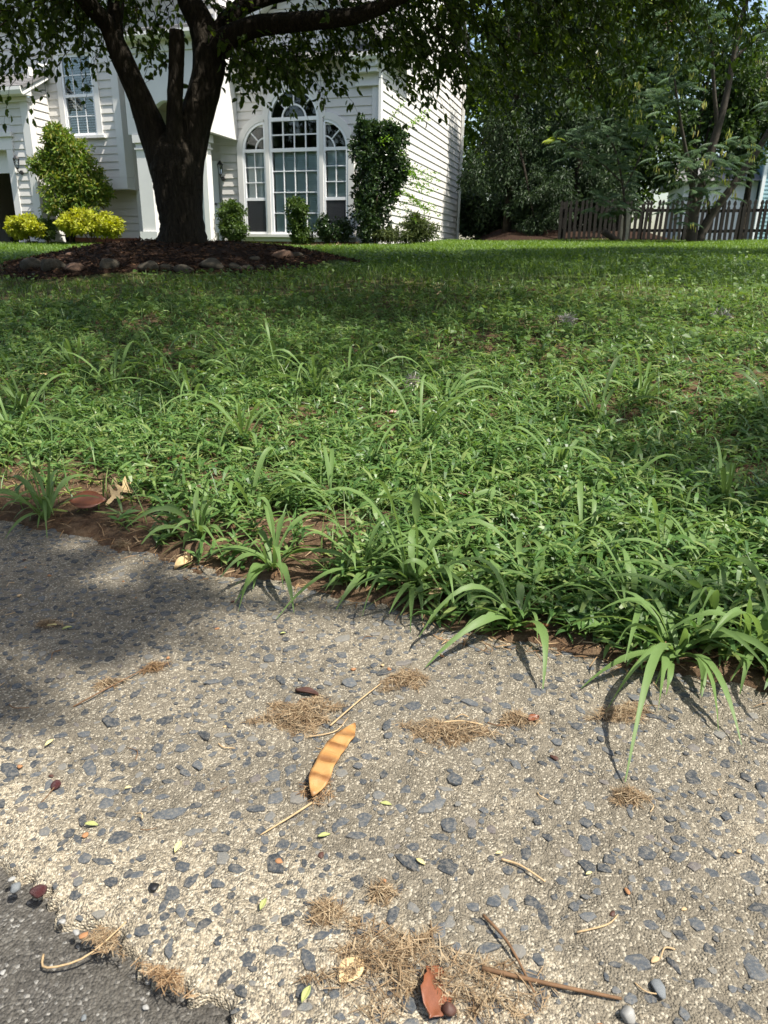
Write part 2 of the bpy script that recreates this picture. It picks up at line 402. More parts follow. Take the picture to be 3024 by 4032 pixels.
def vnoise(x, y, s, seed=0):
    """cheap value noise"""
    r = np.random.default_rng(seed).random((256, 256)); X = x * s; Y = y * s
    xi = np.floor(X).astype(int); yi = np.floor(Y).astype(int); fx = X - xi; fy = Y - yi
    fx = fx * fx * (3 - 2 * fx); fy = fy * fy * (3 - 2 * fy)
    g = lambda a, b: r[a % 256, b % 256]
    return (g(xi, yi) * (1 - fx) + g(xi + 1, yi) * fx) * (1 - fy) + (g(xi, yi + 1) * (1 - fx) + g(xi + 1, yi + 1) * fx) * fy
ext = lambda a, b, c, d, m: np.unique(np.concatenate([np.linspace(a, b, m), np.linspace(c, d, m)]))
# lawn sheet up to the horizon
Tl = np.unique(np.concatenate([np.linspace(-120, -14, 16), np.linspace(-14, -3, 45), np.linspace(-3, 2.6, 180), np.linspace(2.6, 14, 60), np.linspace(14, 120, 16)]))
Ql = np.unique(np.concatenate([np.linspace(-.12, .5, 60), np.linspace(.5, 4, 90), np.linspace(4, 26, 110), np.linspace(26, 120, 16)]))
lawn = grid_obj('lawn', Tl, Ql, lambda X, Y, T, Q: gz(X, Y) + np.clip(Q, 0, .3) * 0 - np.clip(-(Q - wob(T)) * 1.2, 0, .06)
                + np.clip((4 - Q) / 4, 0, 1) * .012 * (vnoise(X, Y, 40, 3) - .5) * (Q < 4), 'soil')
tag(lawn, kind='structure')
# concrete gutter strip with a broken edge
def crack(t): return -.694 - .1 * np.clip(t + .595, -.4, .5) + .022 * (vnoise(t, t * 0 + 3.3, 26, 5) - .5) + .016 * (np.abs(vnoise(t, t * 0 + 1.3, 60, 6) - .5) * 2 - .5) + .008 * (vnoise(t, t * 0 + 2.3, 140, 16) - .5)
def zconc(X, Y, T, Q):
    e = Q - crack(T)
    z = .0016 * (vnoise(X, Y, 150, 1) - .5) * 2 + .0022 * (vnoise(X, Y, 60, 2) - .5) * 2 + .004 * (vnoise(X, Y, 12, 4) - .5)
    z = z - .010 * np.exp(-np.clip(e, 0, 1) / .03) - .04 * np.clip(-e / .008, 0, 1) + .006 * (vnoise(X, Y, 30, 8) - .5) * np.exp(-np.abs(e) / .05)
    return z
Tc = np.unique(np.concatenate([np.linspace(-40, -2.2, 30), np.linspace(-2.2, .95, 780), np.linspace(.95, 40, 30)]))
Qc = np.unique(np.concatenate([np.linspace(-.80, -.64, 66), np.linspace(-.64, .02, 140), np.linspace(.02, .14, 6)]))
gutter = grid_obj('concrete_gutter', Tc, Qc, zconc, 'concrete'); tag(gutter, kind='structure')
Ta = np.unique(np.concatenate([np.linspace(-60, -2.2, 30), np.linspace(-2.2, .75, 160), np.linspace(.75, 60, 30)]))
Qa = np.unique(np.concatenate([np.linspace(-30, -1.4, 30), np.linspace(-1.4, -.66, 70)]))
road = grid_obj('road', Ta, Qa, lambda X, Y, T, Q: -.019 + .004 * (vnoise(X, Y, 70, 9) - .5) + .003 * (vnoise(X, Y, 20, 10) - .5), 'asphalt'); tag(road, kind='structure')
def cz(x, y):
    """walkable surface: concrete or lawn"""
    q, t = qt(np.asarray(x, float), np.asarray(y, float))
    return np.where(q < .0, np.where(q < -.73, -.018, .0), gz(x, y))

# stones showing in the worn concrete
def stone_mesh(i):
    r = random.Random(100 + i); n = r.choice([5, 6, 6, 7, 8]); el = r.choice([1, 1.1, 1.3, 1.6, 2.2]); A = sorted(r.random() * .55 + j for j in range(n))
    ring = []
    for a in A:
        t = a / n * 2 * math.pi; ra = .72 + .45 * r.random(); ring.append((math.cos(t) * ra * el ** .5, math.sin(t) * ra / el ** .5))
    V = [(x * 1.03, y * 1.03, -.35) for x, y in ring] + [(x, y, .03 + .06 * r.random()) for x, y in ring] + [(x * .72, y * .72, .14 + .12 * r.random()) for x, y in ring] + [(0, 0, .2 + .1 * r.random())]
    F = []
    for j in range(n):
        k2 = (j + 1) % n
        F += [(j, k2, n + k2, n + j), (n + j, n + k2, 2 * n + k2, 2 * n + j)]
    T = [(2 * n + j, 2 * n + (j + 1) % n, 3 * n) for j in range(n)]
    return np.array(V), F, T
stones = [stone_mesh(i) for i in range(16)]
stone_me = [raw_mesh('aggregate_stone', v, f, t, 'agg_stone') for v, f, t in stones]
cand = []; cells = {}
def place(rad, n, tries):
    got = 0
    for _ in range(tries):
        if got >= n: break
        r = rad(); t = random.uniform(-2.05, .85); q = random.uniform(-.735, .05)
        if q < float(crack(np.array([t]))[0]) + r * .55: continue
        x, y = xy(t, q); ci, cj = int(x // .045), int(y // .045); ok = True
        for a in (-1, 0, 1):
            for b in (-1, 0, 1):
                for (X, Y, R) in cells.get((ci + a, cj + b), ()):
                    if (X - x) ** 2 + (Y - y) ** 2 < (R * .9 + r * .9) ** 2: ok = False
        if not ok: continue
        cells.setdefault((ci, cj), []).append((x, y, r)); cand.append((x, y, r)); got += 1
place(lambda: random.uniform(.009, .0135) if random.random() < .9 else random.uniform(.014, .019), 300, 4000)
place(lambda: random.uniform(.005, .009), 2100, 16000)
place(lambda: random.uniform(.002, .005), 3900, 17000)
V_, Q_, T_ = [], [], []; off = 0
for i, (x, y, r) in enumerate(cand):
    z = float(zconc(np.array([x]), np.array([y]), *[np.array([v]) for v in qt(x, y)[::-1]])[0]); a = random.uniform(0, 6.28); hs = min(r * .45, .005)
    j = random.randrange(16); tilt = (random.gauss(0, .06), random.gauss(0, .06))
    if i < 300:
        o = bpy.data.objects.new('aggregate_stone', stone_me[j]); o.location = (x, y, z + .0002)
        o.rotation_euler = (*tilt, a); o.scale = (r, r, hs); link(o, gutter)
    else:
        v, f, t = stones[j]; c_, s_ = math.cos(a), math.sin(a)
        P = np.stack([v[:, 0] * c_ - v[:, 1] * s_, v[:, 0] * s_ + v[:, 1] * c_, v[:, 2]], -1) * [r, r, hs] + [x, y, z + .0004]
        V_.append(P); Q_.append(np.array(f) + off); T_.append(np.array(t) + off); off += len(P)
st = raw_obj('small_aggregate_stones', np.concatenate(V_), np.concatenate(Q_), np.concatenate(T_), 'agg_stone', gutter); tag(st, kind='stuff')

# ------------------------------------------------------------------ house
HOUSE = empty('house', (-.19, 19.5, .98), math.radians(-17.5), 'pale beige lap sided two storey house with an arched three part front window', 'house')
def hb(name, u0, u1, s0, s1, z0, z1, mat='trim', parent=None): return B().box(u0, u1, s0, s1, z0, z1).build(name, mat, parent or HOUSE)
EXP = .195
bme_f = raw_mesh('siding_board', [(0, 0, 0), (1, 0, 0), (1, 0, .21), (0, 0, .21), (0, -.034, 0), (1, -.034, 0), (1, -.008, .21), (0, -.008, .21)],
                 [(0, 1, 2, 3), (5, 4, 7, 6), (4, 5, 1, 0), (3, 2, 6, 7), (0, 3, 7, 4), (1, 5, 6, 2)], None, 'siding')
def board(wall, x0, x1, y, z, rz=0):
    if x1 - x0 < .03: return
    o = bpy.data.objects.new('siding_board', bme_f); link(o, wall)
    if rz == 0: o.location = (x0, y, z)
    else: o.location = (y, x0, z); o.rotation_euler = (0, 0, rz)
    o.scale = (x1 - x0, 1, 1)
def lap_wall(name, u0, u1, s, z0, z1, cuts=None, back=True, clip=None, rz=0):
    """backing sheet with its own boards; cuts(zlo, zhi) -> list of (a, b) to leave out; clip narrows the run"""
    w = B()
    if back:
        if rz == 0: w.box(u0, u1, s + .003, s + .06, z0, z1)
        else: w.box(s - .06, s - .003, u0, u1, z0, z1)
    else:
        if rz == 0: w.box(u0, u0 + .05, s + .003, s + .06, z0, z1)
        else: w.box(s - .06, s - .003, u0, u0 + .05, z0, z1)
    wall = w.build(name, 'siding', HOUSE); z = z0
    while z < z1 - .05:
        a, b = u0, u1
        if clip: a, b = clip(z, z + EXP)
        runs = [(a, b)]
        for (c0, c1) in (cuts(z, z + EXP) if cuts else []):
            nr = []
            for (p, q) in runs:
                if c1 <= p or c0 >= q: nr.append((p, q)); continue
                if c0 > p: nr.append((p, c0))
                if c1 < q: nr.append((c1, q))
            runs = nr
        for p, q in runs: board(wall, p, q, s, z, rz)
        z += EXP
    return wall
# front gable wall with the arched window
CU, SP, SIDE_SP = -2.35, 2.97, 2.27     # window centre, springing heights
def win_cut(z0, z1):
    out = []
    zt = z1
    if z0 < .2: return []
    if zt <= SIDE_SP: h_ = 1.52
    elif zt < SIDE_SP + .72: h_ = .80 + .70 * math.sqrt(max(0, 1 - ((zt - SIDE_SP) / .78) ** 2))
    elif zt <= SP: h_ = .78
    elif zt < SP + .75: h_ = .77 * math.sqrt(max(0, 1 - ((zt - SP) / .78) ** 2))
    else: return []
    return [(CU - h_, CU + h_)] if h_ > .05 else []
GA = 5.95
def gable_clip(z0, z1):
    if z1 < 4.2: return (-4.5, -.27)
    return (-2.2 - (GA - z1) / .77, -2.2 + (GA - z1) / .77)
fw_ = lap_wall('front_wall', -4.5, -.27, 0, .08, 5.85, win_cut, back=False, clip=gable_clip)
hb('foundation', -4.5, -.10, -.02, .06, -.45, .08, 'brick'); hb('corner_board', -.27, -.075, -.05, .05, .02, 4.1)
hb('corner_board', -.112, -.06, .053, .16, .02, 4.1)
# side wall, receding, saltbox profile
def side_clip(z0, z1):
    a = .03 if z1 < 4.25 else max(.03, (z1 - 4.25) / .77)
    b = 9.2 if z1 < 6.4 else 9.2 - (z1 - 6.4) / .77
    return a, b
lap_wall('side_wall', .16, 9.2, -.10, .03, 8.7, None, back=False, clip=side_clip, rz=math.pi / 2)
B().prism_x([(.02, -.4), (9.2, -.4), (9.2, 6.38), (6.0, 8.85), (.02, 4.22)], -.20, -.17).build('sheathing', 'siding', HOUSE)
hb('corner_board', -.10, -.05, 9.203, 9.33, -.2, 6.3); hb('downspout', -.045, .03, 9.08, 9.17, -.1, 6.2, 'gutter_metal')
hb('foundation', -.16, -.09, .1, 9.3, -.5, .026, 'brick'); hb('back_wall', -13, -.2, 9.21, 9.3, -.4, 6.3, 'siding')
# rake boards of the side gable
B().prism_x([(-.35, 3.98), (6.0, 8.87), (6.0, 9.05), (-.35, 4.16)], -.10, -.045).build('rake_board', 'trim', HOUSE)
B().prism_x([(9.5, 6.15), (6.0, 8.87), (6.0, 9.05), (9.5, 6.33)], -.10, -.045).build('rake_board', 'trim', HOUSE)
# front slope roof and its shingles
rf = B().prism_x([(-.40, 4.18), (-.36, 4.12), (6.0, 9.02), (9.6, 6.25), (9.64, 6.31), (6.0, 9.11)], -4.6, .06).build('roof', 'shingle', HOUSE)
sh_me = raw_mesh('shingle', [(0, 0, 0), (.298, 0, 0), (.298, .16, 0), (0, .16, 0), (0, 0, .014), (.298, 0, .014), (.298, .16, .004), (0, .16, .004)],
                 [(0, 3, 2, 1), (4, 5, 6, 7), (0, 1, 5, 4), (1, 2, 6, 5), (2, 3, 7, 6), (3, 0, 4, 7)], None, 'shingle')
def shingle(parent, u, s, z, ang):
    o = bpy.data.objects.new('shingle', sh_me); link(o, parent); o.location = (u, s, z); o.rotation_euler = (ang + random.gauss(0, .006), 0, random.gauss(0, .004))
ang = math.atan(.77)
for r_ in range(22):
    for c_ in range(8):
        u = .06 - .3 * (c_ + 1) + (.15 if r_ % 2 else 0)
        if u + .3 > .065: u = -.24
        d_ = .14 * r_
        shingle(rf, u, -.40 + d_ * math.cos(ang), 4.185 + d_ * math.sin(ang), ang)
# front gable: rakes, cornice returns, roof of the gable
for sgn in (1, -1):
    P = [(-2.2, GA + .18), (-2.2 + sgn * 2.35, GA + .18 - 2.35 * .77), (-2.2 + sgn * 2.35, GA - .04 - 2.35 * .77), (-2.2, GA - .04)]
    B().prism_y(P if sgn < 0 else P[::-1], -.30, -.036).build('rake_board', 'trim', HOUSE)
    P = [(-2.2, GA + .27), (-2.2 + sgn * 2.42, GA + .27 - 2.42 * .77), (-2.2 + sgn * 2.42, GA + .185 - 2.42 * .77), (-2.2, GA + .185)]
    B().prism_y(P if sgn < 0 else P[::-1], -.36, 2.2).build('gable_roof', 'shingle', HOUSE)
def cornice(u0, u1):
    o = hb('cornice_return', u0 + .06, u1 - .06, -.30, -.04, 3.96, 4.08)
    hb('soffit', u0 + .12, u1 - .12, -.26, -.04, 3.86, 3.957, parent=o); hb('frieze_block', u0 + .3, u1 - .14, -.08, -.037, 3.66, 3.857, parent=o)
    hb('frieze_lip', u0 + .27, u1 - .11, -.12, -.037, 3.60, 3.657, parent=o)
    g = B().prism_x([(-.42, 4.22), (-.42, 4.15), (-.38, 4.083), (-.04, 4.083), (-.04, 4.22)], u0, u1).build('gutter', 'gutter_metal', o)
    B().prism_x([(-.40, 4.225), (-.04, 4.225), (-.04, 4.36)], u0 + .02, u1 - .02).build('shingle_cap', 'shingle', o)
cornice(-4.50, -3.62); cornice(-.95, .04)
hb('downspout', -.075, -.01, -.14, -.06, .1, 3.95, 'gutter_metal')

# the three part arched window
def arc(cx, cz_, r, a0, a1, n=15): return [(cx + r * math.cos(math.radians(a0 + (a1 - a0) * i / (n - 1))), cz_ + r * math.sin(math.radians(a0 + (a1 - a0) * i / (n - 1)))) for i in range(n)]
WIN = empty('window'); WIN.parent = HOUSE
def wtrim(P, Q, y0=-.085, y1=.02, name='casing', mat='trim'): return B().band(P, Q, y0, y1).build(name, mat, WIN)
zs = .26
wtrim([(CU + .70, zs + .0)] + [(CU + .70, SP)] + arc(CU, SP, .70, 2, 90) + arc(CU, SP, .70, 90, 178) + [(CU - .70, SP), (CU - .70, zs)],
      [(CU + .80, zs + .0)] + [(CU + .80, SP)] + arc(CU, SP, .86, 2, 90) + arc(CU, SP, .86, 90, 178) + [(CU - .80, SP), (CU - .80, zs)], -.095)
for sg in (1, -1):
    a0, a1 = (0, 88) if sg > 0 else (180, 92)
    wtrim([(CU + sg * 1.47, zs)] + arc(CU + sg * .80, SIDE_SP, .67, a0, a1), [(CU + sg * 1.62, zs)] + arc(CU + sg * .80, SIDE_SP, .83, a0, a1), -.08)
hb('sill', CU - 1.66, CU + 1.66, -.13, .04, .19, zs - .002, 'trim', WIN); hb('apron', CU - 1.6, CU + 1.6, -.06, .04, .085, .187, 'siding', WIN)
def vbar(u, z0, z1, w=.03, y0=-.045, y1=.0, name='muntin', mat='vinyl'): hb(name, u - w / 2, u + w / 2, y0, y1, z0, z1, mat, WIN)
def hbar(u0, u1, z, w=.03, y0=-.043, y1=.002, name='muntin', mat='vinyl'): hb(name, u0, u1, y0, y1, z - w / 2, z + w / 2, mat, WIN)
def ray_(cx, cz_, r0, r1, a, w=.028):
    c_, s_ = math.cos(math.radians(a)), math.sin(math.radians(a))
    B().prism_y([(cx + r0 * c_ + w / 2 * s_, cz_ + r0 * s_ - w / 2 * c_), (cx + r1 * c_ + w / 2 * s_, cz_ + r1 * s_ - w / 2 * c_),
                 (cx + r1 * c_ - w / 2 * s_, cz_ + r1 * s_ + w / 2 * c_), (cx + r0 * c_ - w / 2 * s_, cz_ + r0 * s_ + w / 2 * c_)], -.041, .0).build('muntin', 'vinyl', WIN)
# centre unit
vbar(CU - .66, zs, SP, .07, -.07, .01, 'frame'); vbar(CU + .66, zs, SP, .07, -.07, .01, 'frame')
wtrim(arc(CU, SP, .625, 0, 180, 27), arc(CU, SP, .697, 0, 180, 27), -.072, .01, 'frame', 'vinyl')
hbar(CU - .625, CU + .625, SP, .085, -.068, .012, 'frame'); hbar(CU - .625, CU + .625, SIDE_SP, .085, -.066, .012, 'frame'); hbar(CU - .625, CU + .625, zs + .03, .06, -.064, .012, 'frame')
wtrim(arc(CU, SP, .305, 0, 180, 21), arc(CU, SP, .345, 0, 180, 21), -.043, .0, 'muntin', 'vinyl')
for a in (45, 90, 135): ray_(CU, SP, .346, .624, a)
for x in (-.3125, 0, .3125): vbar(CU + x, SIDE_SP + .043, SP - .043); vbar(CU + x, zs + .06, SIDE_SP - .043, .022)
hbar(CU - .625, CU + .625, (SP + SIDE_SP) / 2, .03)
for z in (.78, 1.28, 1.78): hbar(CU - .625, CU + .625, z, .022, -.046)
for sg in (1, -1):
    i0, i1 = CU + sg * .83, CU + sg * 1.44; lo, hi = min(i0, i1), max(i0, i1)
    vbar(i0, zs, SIDE_SP + .6, .055, -.07, .01, 'frame'); vbar(i1, zs, SIDE_SP, .06, -.068, .01, 'frame')
    a0, a1 = (0, 88) if sg > 0 else (180, 92); cx = CU + sg * .80
    wtrim(arc(cx, SIDE_SP, .605, a0, a1), arc(cx, SIDE_SP, .668, a0, a1), -.066, .01, 'frame', 'vinyl')
    wtrim(arc(cx, SIDE_SP, .285, a0, a1), arc(cx, SIDE_SP, .318, a0, a1), -.043, .0, 'muntin', 'vinyl')
    ray_(cx, SIDE_SP, .319, .604, 45 if sg > 0 else 135)
    hbar(lo, hi, SIDE_SP, .075, -.064, .012, 'frame'); hbar(lo, hi, 1.12, .075, -.062, .012, 'frame'); hbar(lo, hi, zs + .03, .055, -.062, .012, 'frame')
    vbar((lo + hi) / 2, 1.16, SIDE_SP - .04, .022)
    for z in (1.52, 1.88): hbar(lo, hi, z, .022, -.046)
    hb('pane', lo, hi, -.022, -.018, zs, SIDE_SP, 'glass', WIN); hb('insect_screen', lo + .03, hi - .03, -.052, -.05, zs + .05, 1.085, 'screen_mesh', WIN)
    B().prism_y([(cx, SIDE_SP + .03)] + [p for p in arc(cx, SIDE_SP, .62, a0, 90)], -.022, -.018).build('pane', 'glass', WIN)
hb('pane', CU - .64, CU + .64, -.022, -.018, zs, SP, 'glass', WIN)
B().prism_y(arc(CU, SP, .64, 0, 180, 25), -.0221, -.0179).build('pane', 'glass', WIN)
slat = raw_mesh('blind_slat', [(0, 0, 0), (1, 0, 0), (1, .022, .052), (0, .022, .052), (0, .003, -.002), (1, .003, -.002), (1, .025, .050), (0, .025, .050)],
                [(0, 1, 2, 3), (5, 4, 7, 6), (4, 5, 1, 0), (3, 2, 6, 7), (0, 3, 7, 4), (1, 5, 6, 2)], None, 'blind')
def blinds(u0, u1, z0, z1, y, par, step=.05, tilt=0.):
    z = z0
    while z < z1 - .04:
        o = bpy.data.objects.new('blind_slat', slat); link(o, par); o.location = (u0, y, z); o.scale = (u1 - u0, 1, 1); o.rotation_euler = (tilt, 0, 0); z += step
blinds(CU - .62, CU + .62, zs + .03, SIDE_SP - .03, .05, WIN)
for sg in (1, -1):
    lo, hi = sorted((CU + sg * .86, CU + sg * 1.42)); blinds(lo, hi, zs + .03, SIDE_SP - .03, .05, WIN)
# room behind the window
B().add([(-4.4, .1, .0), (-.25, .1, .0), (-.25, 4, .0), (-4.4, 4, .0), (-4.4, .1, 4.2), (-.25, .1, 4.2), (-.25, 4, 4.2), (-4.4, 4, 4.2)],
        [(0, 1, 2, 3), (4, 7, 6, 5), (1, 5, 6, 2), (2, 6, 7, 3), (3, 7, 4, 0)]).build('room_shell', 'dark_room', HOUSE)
# bay wall with the double hung window, skirt board and recessed wall below
BY = -.35
wz0, wz1 = 2.72, 4.66
bcut = lambda a, b: [(-9.14, -7.82)] if (b > wz0 and a < wz1 + .1) else []
lap_wall('bay_wall', -9.54, -7.42, BY, 1.68, 6.6, bcut, back=False)
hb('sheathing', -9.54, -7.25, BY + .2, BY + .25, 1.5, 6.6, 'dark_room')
hb('skirt_board', -9.54, -7.2, BY - .045, BY + .3, 1.38, 1.675); hb('corner_board', -7.42, -7.2, BY - .04, BY + .3, 1.68, 6.6)
hb('bay_side', -7.25, -7.195, BY + .303, .30, 1.38, 6.6, 'siding'); hb('bay_floor', -9.54, -7.25, BY + .3, .3, 1.385, 1.45, 'beige_panel')
lap_wall('lower_wall', -9.5, -7.25, .1, .14, 1.38); hb('corner_board', -7.25, -7.08, .03, .2, .14, 1.378); hb('foundation', -9.5, -7.08, .02, .2, -.4, .137, 'brick')
BW = empty('window'); BW.parent = HOUSE
def bb(name, u0, u1, y0, y1, z0, z1, mat): hb(name, u0, u1, BY + y0, BY + y1, z0, z1, mat, BW)
bb('casing', -9.14, -8.98, -.06, .1, wz0, wz1, 'trim'); bb('casing', -7.98, -7.82, -.06, .1, wz0, wz1, 'trim'); bb('casing', -9.2, -7.76, -.075, .1, wz1, wz1 + .18, 'trim'); bb('sill', -9.2, -7.74, -.13, .1, wz0 - .07, wz0 - .002, 'trim')
for (u, z0, z1, w) in ((-8.95, wz0, wz1, .055), (-8.01, wz0, wz1, .055)): bb('frame', u - w / 2, u + w / 2, -.03, .06, z0, z1, 'vinyl')
zm = (wz0 + wz1) / 2
for z in (wz0 + .035, zm, wz1 - .035): bb('frame', -8.922, -8.038, -.028, .062, z - .035, z + .035, 'vinyl')
for x in (-8.63, -8.33): bb('muntin', x - .011, x + .011, -.012, .012, wz0 + .07, zm - .035, 'vinyl'); bb('muntin', x - .011, x + .011, -.012, .012, zm + .035, wz1 - .07, 'vinyl')
for z in ((wz0 + zm) / 2, (wz1 + zm) / 2): bb('muntin', -8.922, -8.038, -.014, .010, z - .011, z + .011, 'vinyl')
bb('pane', -8.94, -8.02, -.002, .002, wz0, wz1, 'glass')
blinds(-8.92, -8.04, wz0 + .05, wz1 - .05, BY + .06, BW, .062, -.75)
# upper wall over the garage and beyond
lap_wall('upper_wall', -13, -9.54, BY, 3.9, 6.6); hb('corner_board', -9.62, -9.5, BY - .05, BY - .0385, 3.3, 6.6)
# garage
GS = -1.1
lap_wall('garage_wall', -10.22, -9.78, GS, .0, 3.45); lap_wall('garage_gable_wall', -14, -10.222, GS, 2.76, 3.45)
hb('corner_board', -9.78, -9.54, GS - .05, GS + .15, -.1, 3.45); lap_wall('garage_side_wall', GS + .15, BY, -9.545, .0, 4.3, rz=math.pi / 2)
hb('door_casing', -10.43, -10.222, GS - .055, GS + .15, -.1, 2.33); hb('door_header', -14, -10.19, GS - .06, GS + .15, 2.332, 2.64); hb('header_cap', -14, -10.15, GS - .12, GS + .1, 2.642, 2.757)
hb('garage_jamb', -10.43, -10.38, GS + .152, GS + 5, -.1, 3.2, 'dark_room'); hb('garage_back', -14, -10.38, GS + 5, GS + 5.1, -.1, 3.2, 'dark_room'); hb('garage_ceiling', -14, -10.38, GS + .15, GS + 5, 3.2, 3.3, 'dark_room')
hb('garage_door', -14, -10.44, GS + .2, GS + .26, 1.78, 2.4, 'trim'); hb('garage_floor', -14, -9.6, GS - 1.2, GS + 5, -.2, -.05, 'rock')
hb('garage_left_wall', -14.1, -14.0, GS, GS + 5, -.1, 3.4, 'siding')
hb('frieze', -14, -9.5, GS - .09, GS + .1, 3.452, 3.56); 
B().prism_x([(GS - .42, 3.74), (GS - .42, 3.66), (GS - .38, 3.57), (GS - .02, 3.57), (GS - .02, 3.74)], -14, -9.36).build('gutter', 'gutter_metal', HOUSE)
gr_ = B().prism_x([(GS - .4, 3.745), (GS - .36, 3.70), (BY - .002, 4.27), (BY - .002, 4.33)], -14, -9.30).build('garage_roof', 'shingle', HOUSE)
B().prism_x([(GS - .35, 3.55), (BY - .05, 4.13), (BY - .05, 4.26), (GS - .35, 3.68)], -9.40, -9.34).build('rake_board', 'trim', HOUSE)
ga = math.atan2(.58, 1.14)
for r_ in range(9):
    for c_ in range(9):
        u = -9.30 - .3 * (c_ + 1) + (.15 if r_ % 2 else 0)
        if u + .3 > -9.295: u = -9.60
        shingle(gr_, u, GS - .40 + .14 * r_ * math.cos(ga), 3.75 + .14 * r_ * math.sin(ga), ga)
B().tube([(-9.36, BY - .5, 4.36), (-9.30, BY - .2, 4.36), (-9.28, BY - .08, 4.5), (-9.28, BY - .08, 6.2)], .05, 6).build('downspout', 'gutter_metal', HOUSE)
# porch
PS = -1.38
def column(u0, u1):
    c = empty('porch_column'); c.parent = HOUSE
    hb('shaft', u0, u1, PS, PS + .38, .26, 2.34, 'trim', c); hb('plinth', u0 - .06, u1 + .06, PS - .06, PS + .44, -.1, .258, 'trim', c); hb('collar', u0 - .03, u1 + .03, PS - .03, PS + .41, 2.19, 2.235, 'trim', c)
    hb('capital', u0 - .05, u1 + .05, PS - .05, PS + .43, 2.342, 2.52, 'trim', c); return c
column(-6.13, -5.73); c2 = column(-4.62, -4.20)
P = [(-6.3, 4.5), (-6.3, 2.53), (-5.72, 2.53)] + [(-5.17 - .55 * math.cos(math.pi * i / 16), 2.53 + .72 * math.sin(math.pi * i / 16)) for i in range(1, 16)] + [(-4.62, 2.53), (-3.95, 2.53), (-3.95, 4.5)]
ent = B()
top = [(-6.3 + (2.35) * i / 20, 4.5) for i in range(21)]
arch_z = lambda u: 2.53 + (.72 * math.sqrt(max(0, 1 - ((u + 5.17) / .55) ** 2)) if abs(u + 5.17) < .55 else 0)
us = sorted(set([-6.3, -5.72, -4.62, -3.95] + [-5.72 + 1.1 * i / 24 for i in range(25)]))
ent.band([(u, arch_z(u)) for u in us], [(u, 4.5) for u in us], PS - .02, PS + .16)
ent.build('porch_front', 'trim', HOUSE)
hb('porch_side', -4.1, -3.952, PS + .163, -.04, 2.53, 4.5); hb('porch_side', -6.3, -6.16, PS + .163, .28, 2.53, 4.5); hb('porch_ceiling', -6.15, -4.11, PS + .17, .28, 3.3, 3.36, 'beige_panel')
hb('frieze', -6.34, -3.92, PS - .06, PS - .022, 4.28, 4.497); hb('porch_beam_cap', -4.1, -3.93, PS - .05, PS - .025, 2.535, 2.6)
B().prism_x([(PS - .36, 4.63), (PS - .36, 4.56), (PS - .3, 4.503), (PS + .1, 4.503), (PS + .1, 4.63)], -6.4, -3.9).build('gutter', 'gutter_metal', HOUSE)
B().prism_x([(PS - .34, 4.635), (.28, 5.25), (.28, 5.32), (PS - .34, 4.70)], -6.45, -3.88).build('porch_roof', 'shingle', HOUSE)
hb('downspout', -4.19, -4.05, PS - .12, PS - .055, -.05, 2.5, 'gutter_metal')
lap_wall('entry_wall', -7.08, -4.5, .3, .0, 4.3); lap_wall('upper_wall', -7.19, -4.5, .3, 4.3, 6.6); hb('porch_floor', -7.0, -4.0, PS, .28, -.3, -.04, 'rock')
dr = hb('front_door', -5.65, -4.75, .24, .262, .02, 2.1, 'vinyl'); hb('door_knob', -4.88, -4.83, .18, .238, 1.0, 1.06, 'number_metal', dr)
lap_wall('upper_side_wall', .32, 9.2, -4.55, 4.3, 9.0, back=True, clip=lambda a, b: (.32, 9.2), rz=math.pi / 2)
B().prism_x([(-.85, 6.45), (4.4, 9.9), (9.7, 6.45), (9.7, 6.6), (4.4, 10.1), (-.85, 6.6)], -14.3, -4.3).build('main_roof', 'shingle', HOUSE)
# house number, set one digit under another on the right porch column
for i, (dgt, z) in enumerate((('2', 1.70), ('2', 1.54), ('5', 1.38))):
    cu = bpy.data.curves.new('house_number', 'FONT'); cu.body = dgt; cu.size = .17; cu.extrude = .006; cu.align_x = 'CENTER'
    to = bpy.data.objects.new('tmp', cu); COL.objects.link(to); dg = bpy.context.evaluated_depsgraph_get(); me = bpy.data.meshes.new_from_object(to.evaluated_get(dg))
    bpy.data.objects.remove(to); me.materials.append(MATS['number_metal']); o = bpy.data.objects.new('house_number', me); link(o, c2)
    o.location = (-4.36, PS - .012, z - .07); o.rotation_euler = (math.pi / 2, 0, 0)
def hw(u, s, z=0.): return HOUSE.matrix_basis @ Vector((u, s, z))
# wall lanterns
def lantern(u, s, z, label):
    p = hw(u, s, z); e = empty('wall_lantern', p, math.radians(-17.5), label, 'lantern')
    B().tube([(0, -.14, -.12), (0, -.14, .10)], [.045, .075], 6).build('glass_body', 'glass', e)
    b = B().tube([(0, -.14, .10), (0, -.14, .15), (0, -.14, .20)], [.09, .05, .012], 8)
    for a in range(6):
        c_, s_ = math.cos(a * 1.047), math.sin(a * 1.047); b.tube([(.047 * c_, -.14 + .047 * s_, -.12), (.078 * c_, -.14 + .078 * s_, .10)], .007, 4)
    b.tube([(0, -.14, -.15), (0, -.14, -.12)], [.03, .05], 8); b.build('cage', 'dark_metal', e)
    B().tube([(0, -.035, -.22), (0, -.08, -.24), (0, -.13, -.2), (0, -.14, -.14)], .014, 6).build('bracket', 'dark_metal', e); B().tube([(0, -.002, -.22), (0, -.04, -.22)], [.06, .05], 10).build('wall_plate', 'dark_metal', e)
lantern(-10.03, GS - .033, 1.98, 'black carriage lantern on the siding beside the garage opening'); lantern(-4.44, -.036, 1.85, 'small dark lantern on the siding beside the white downspout')
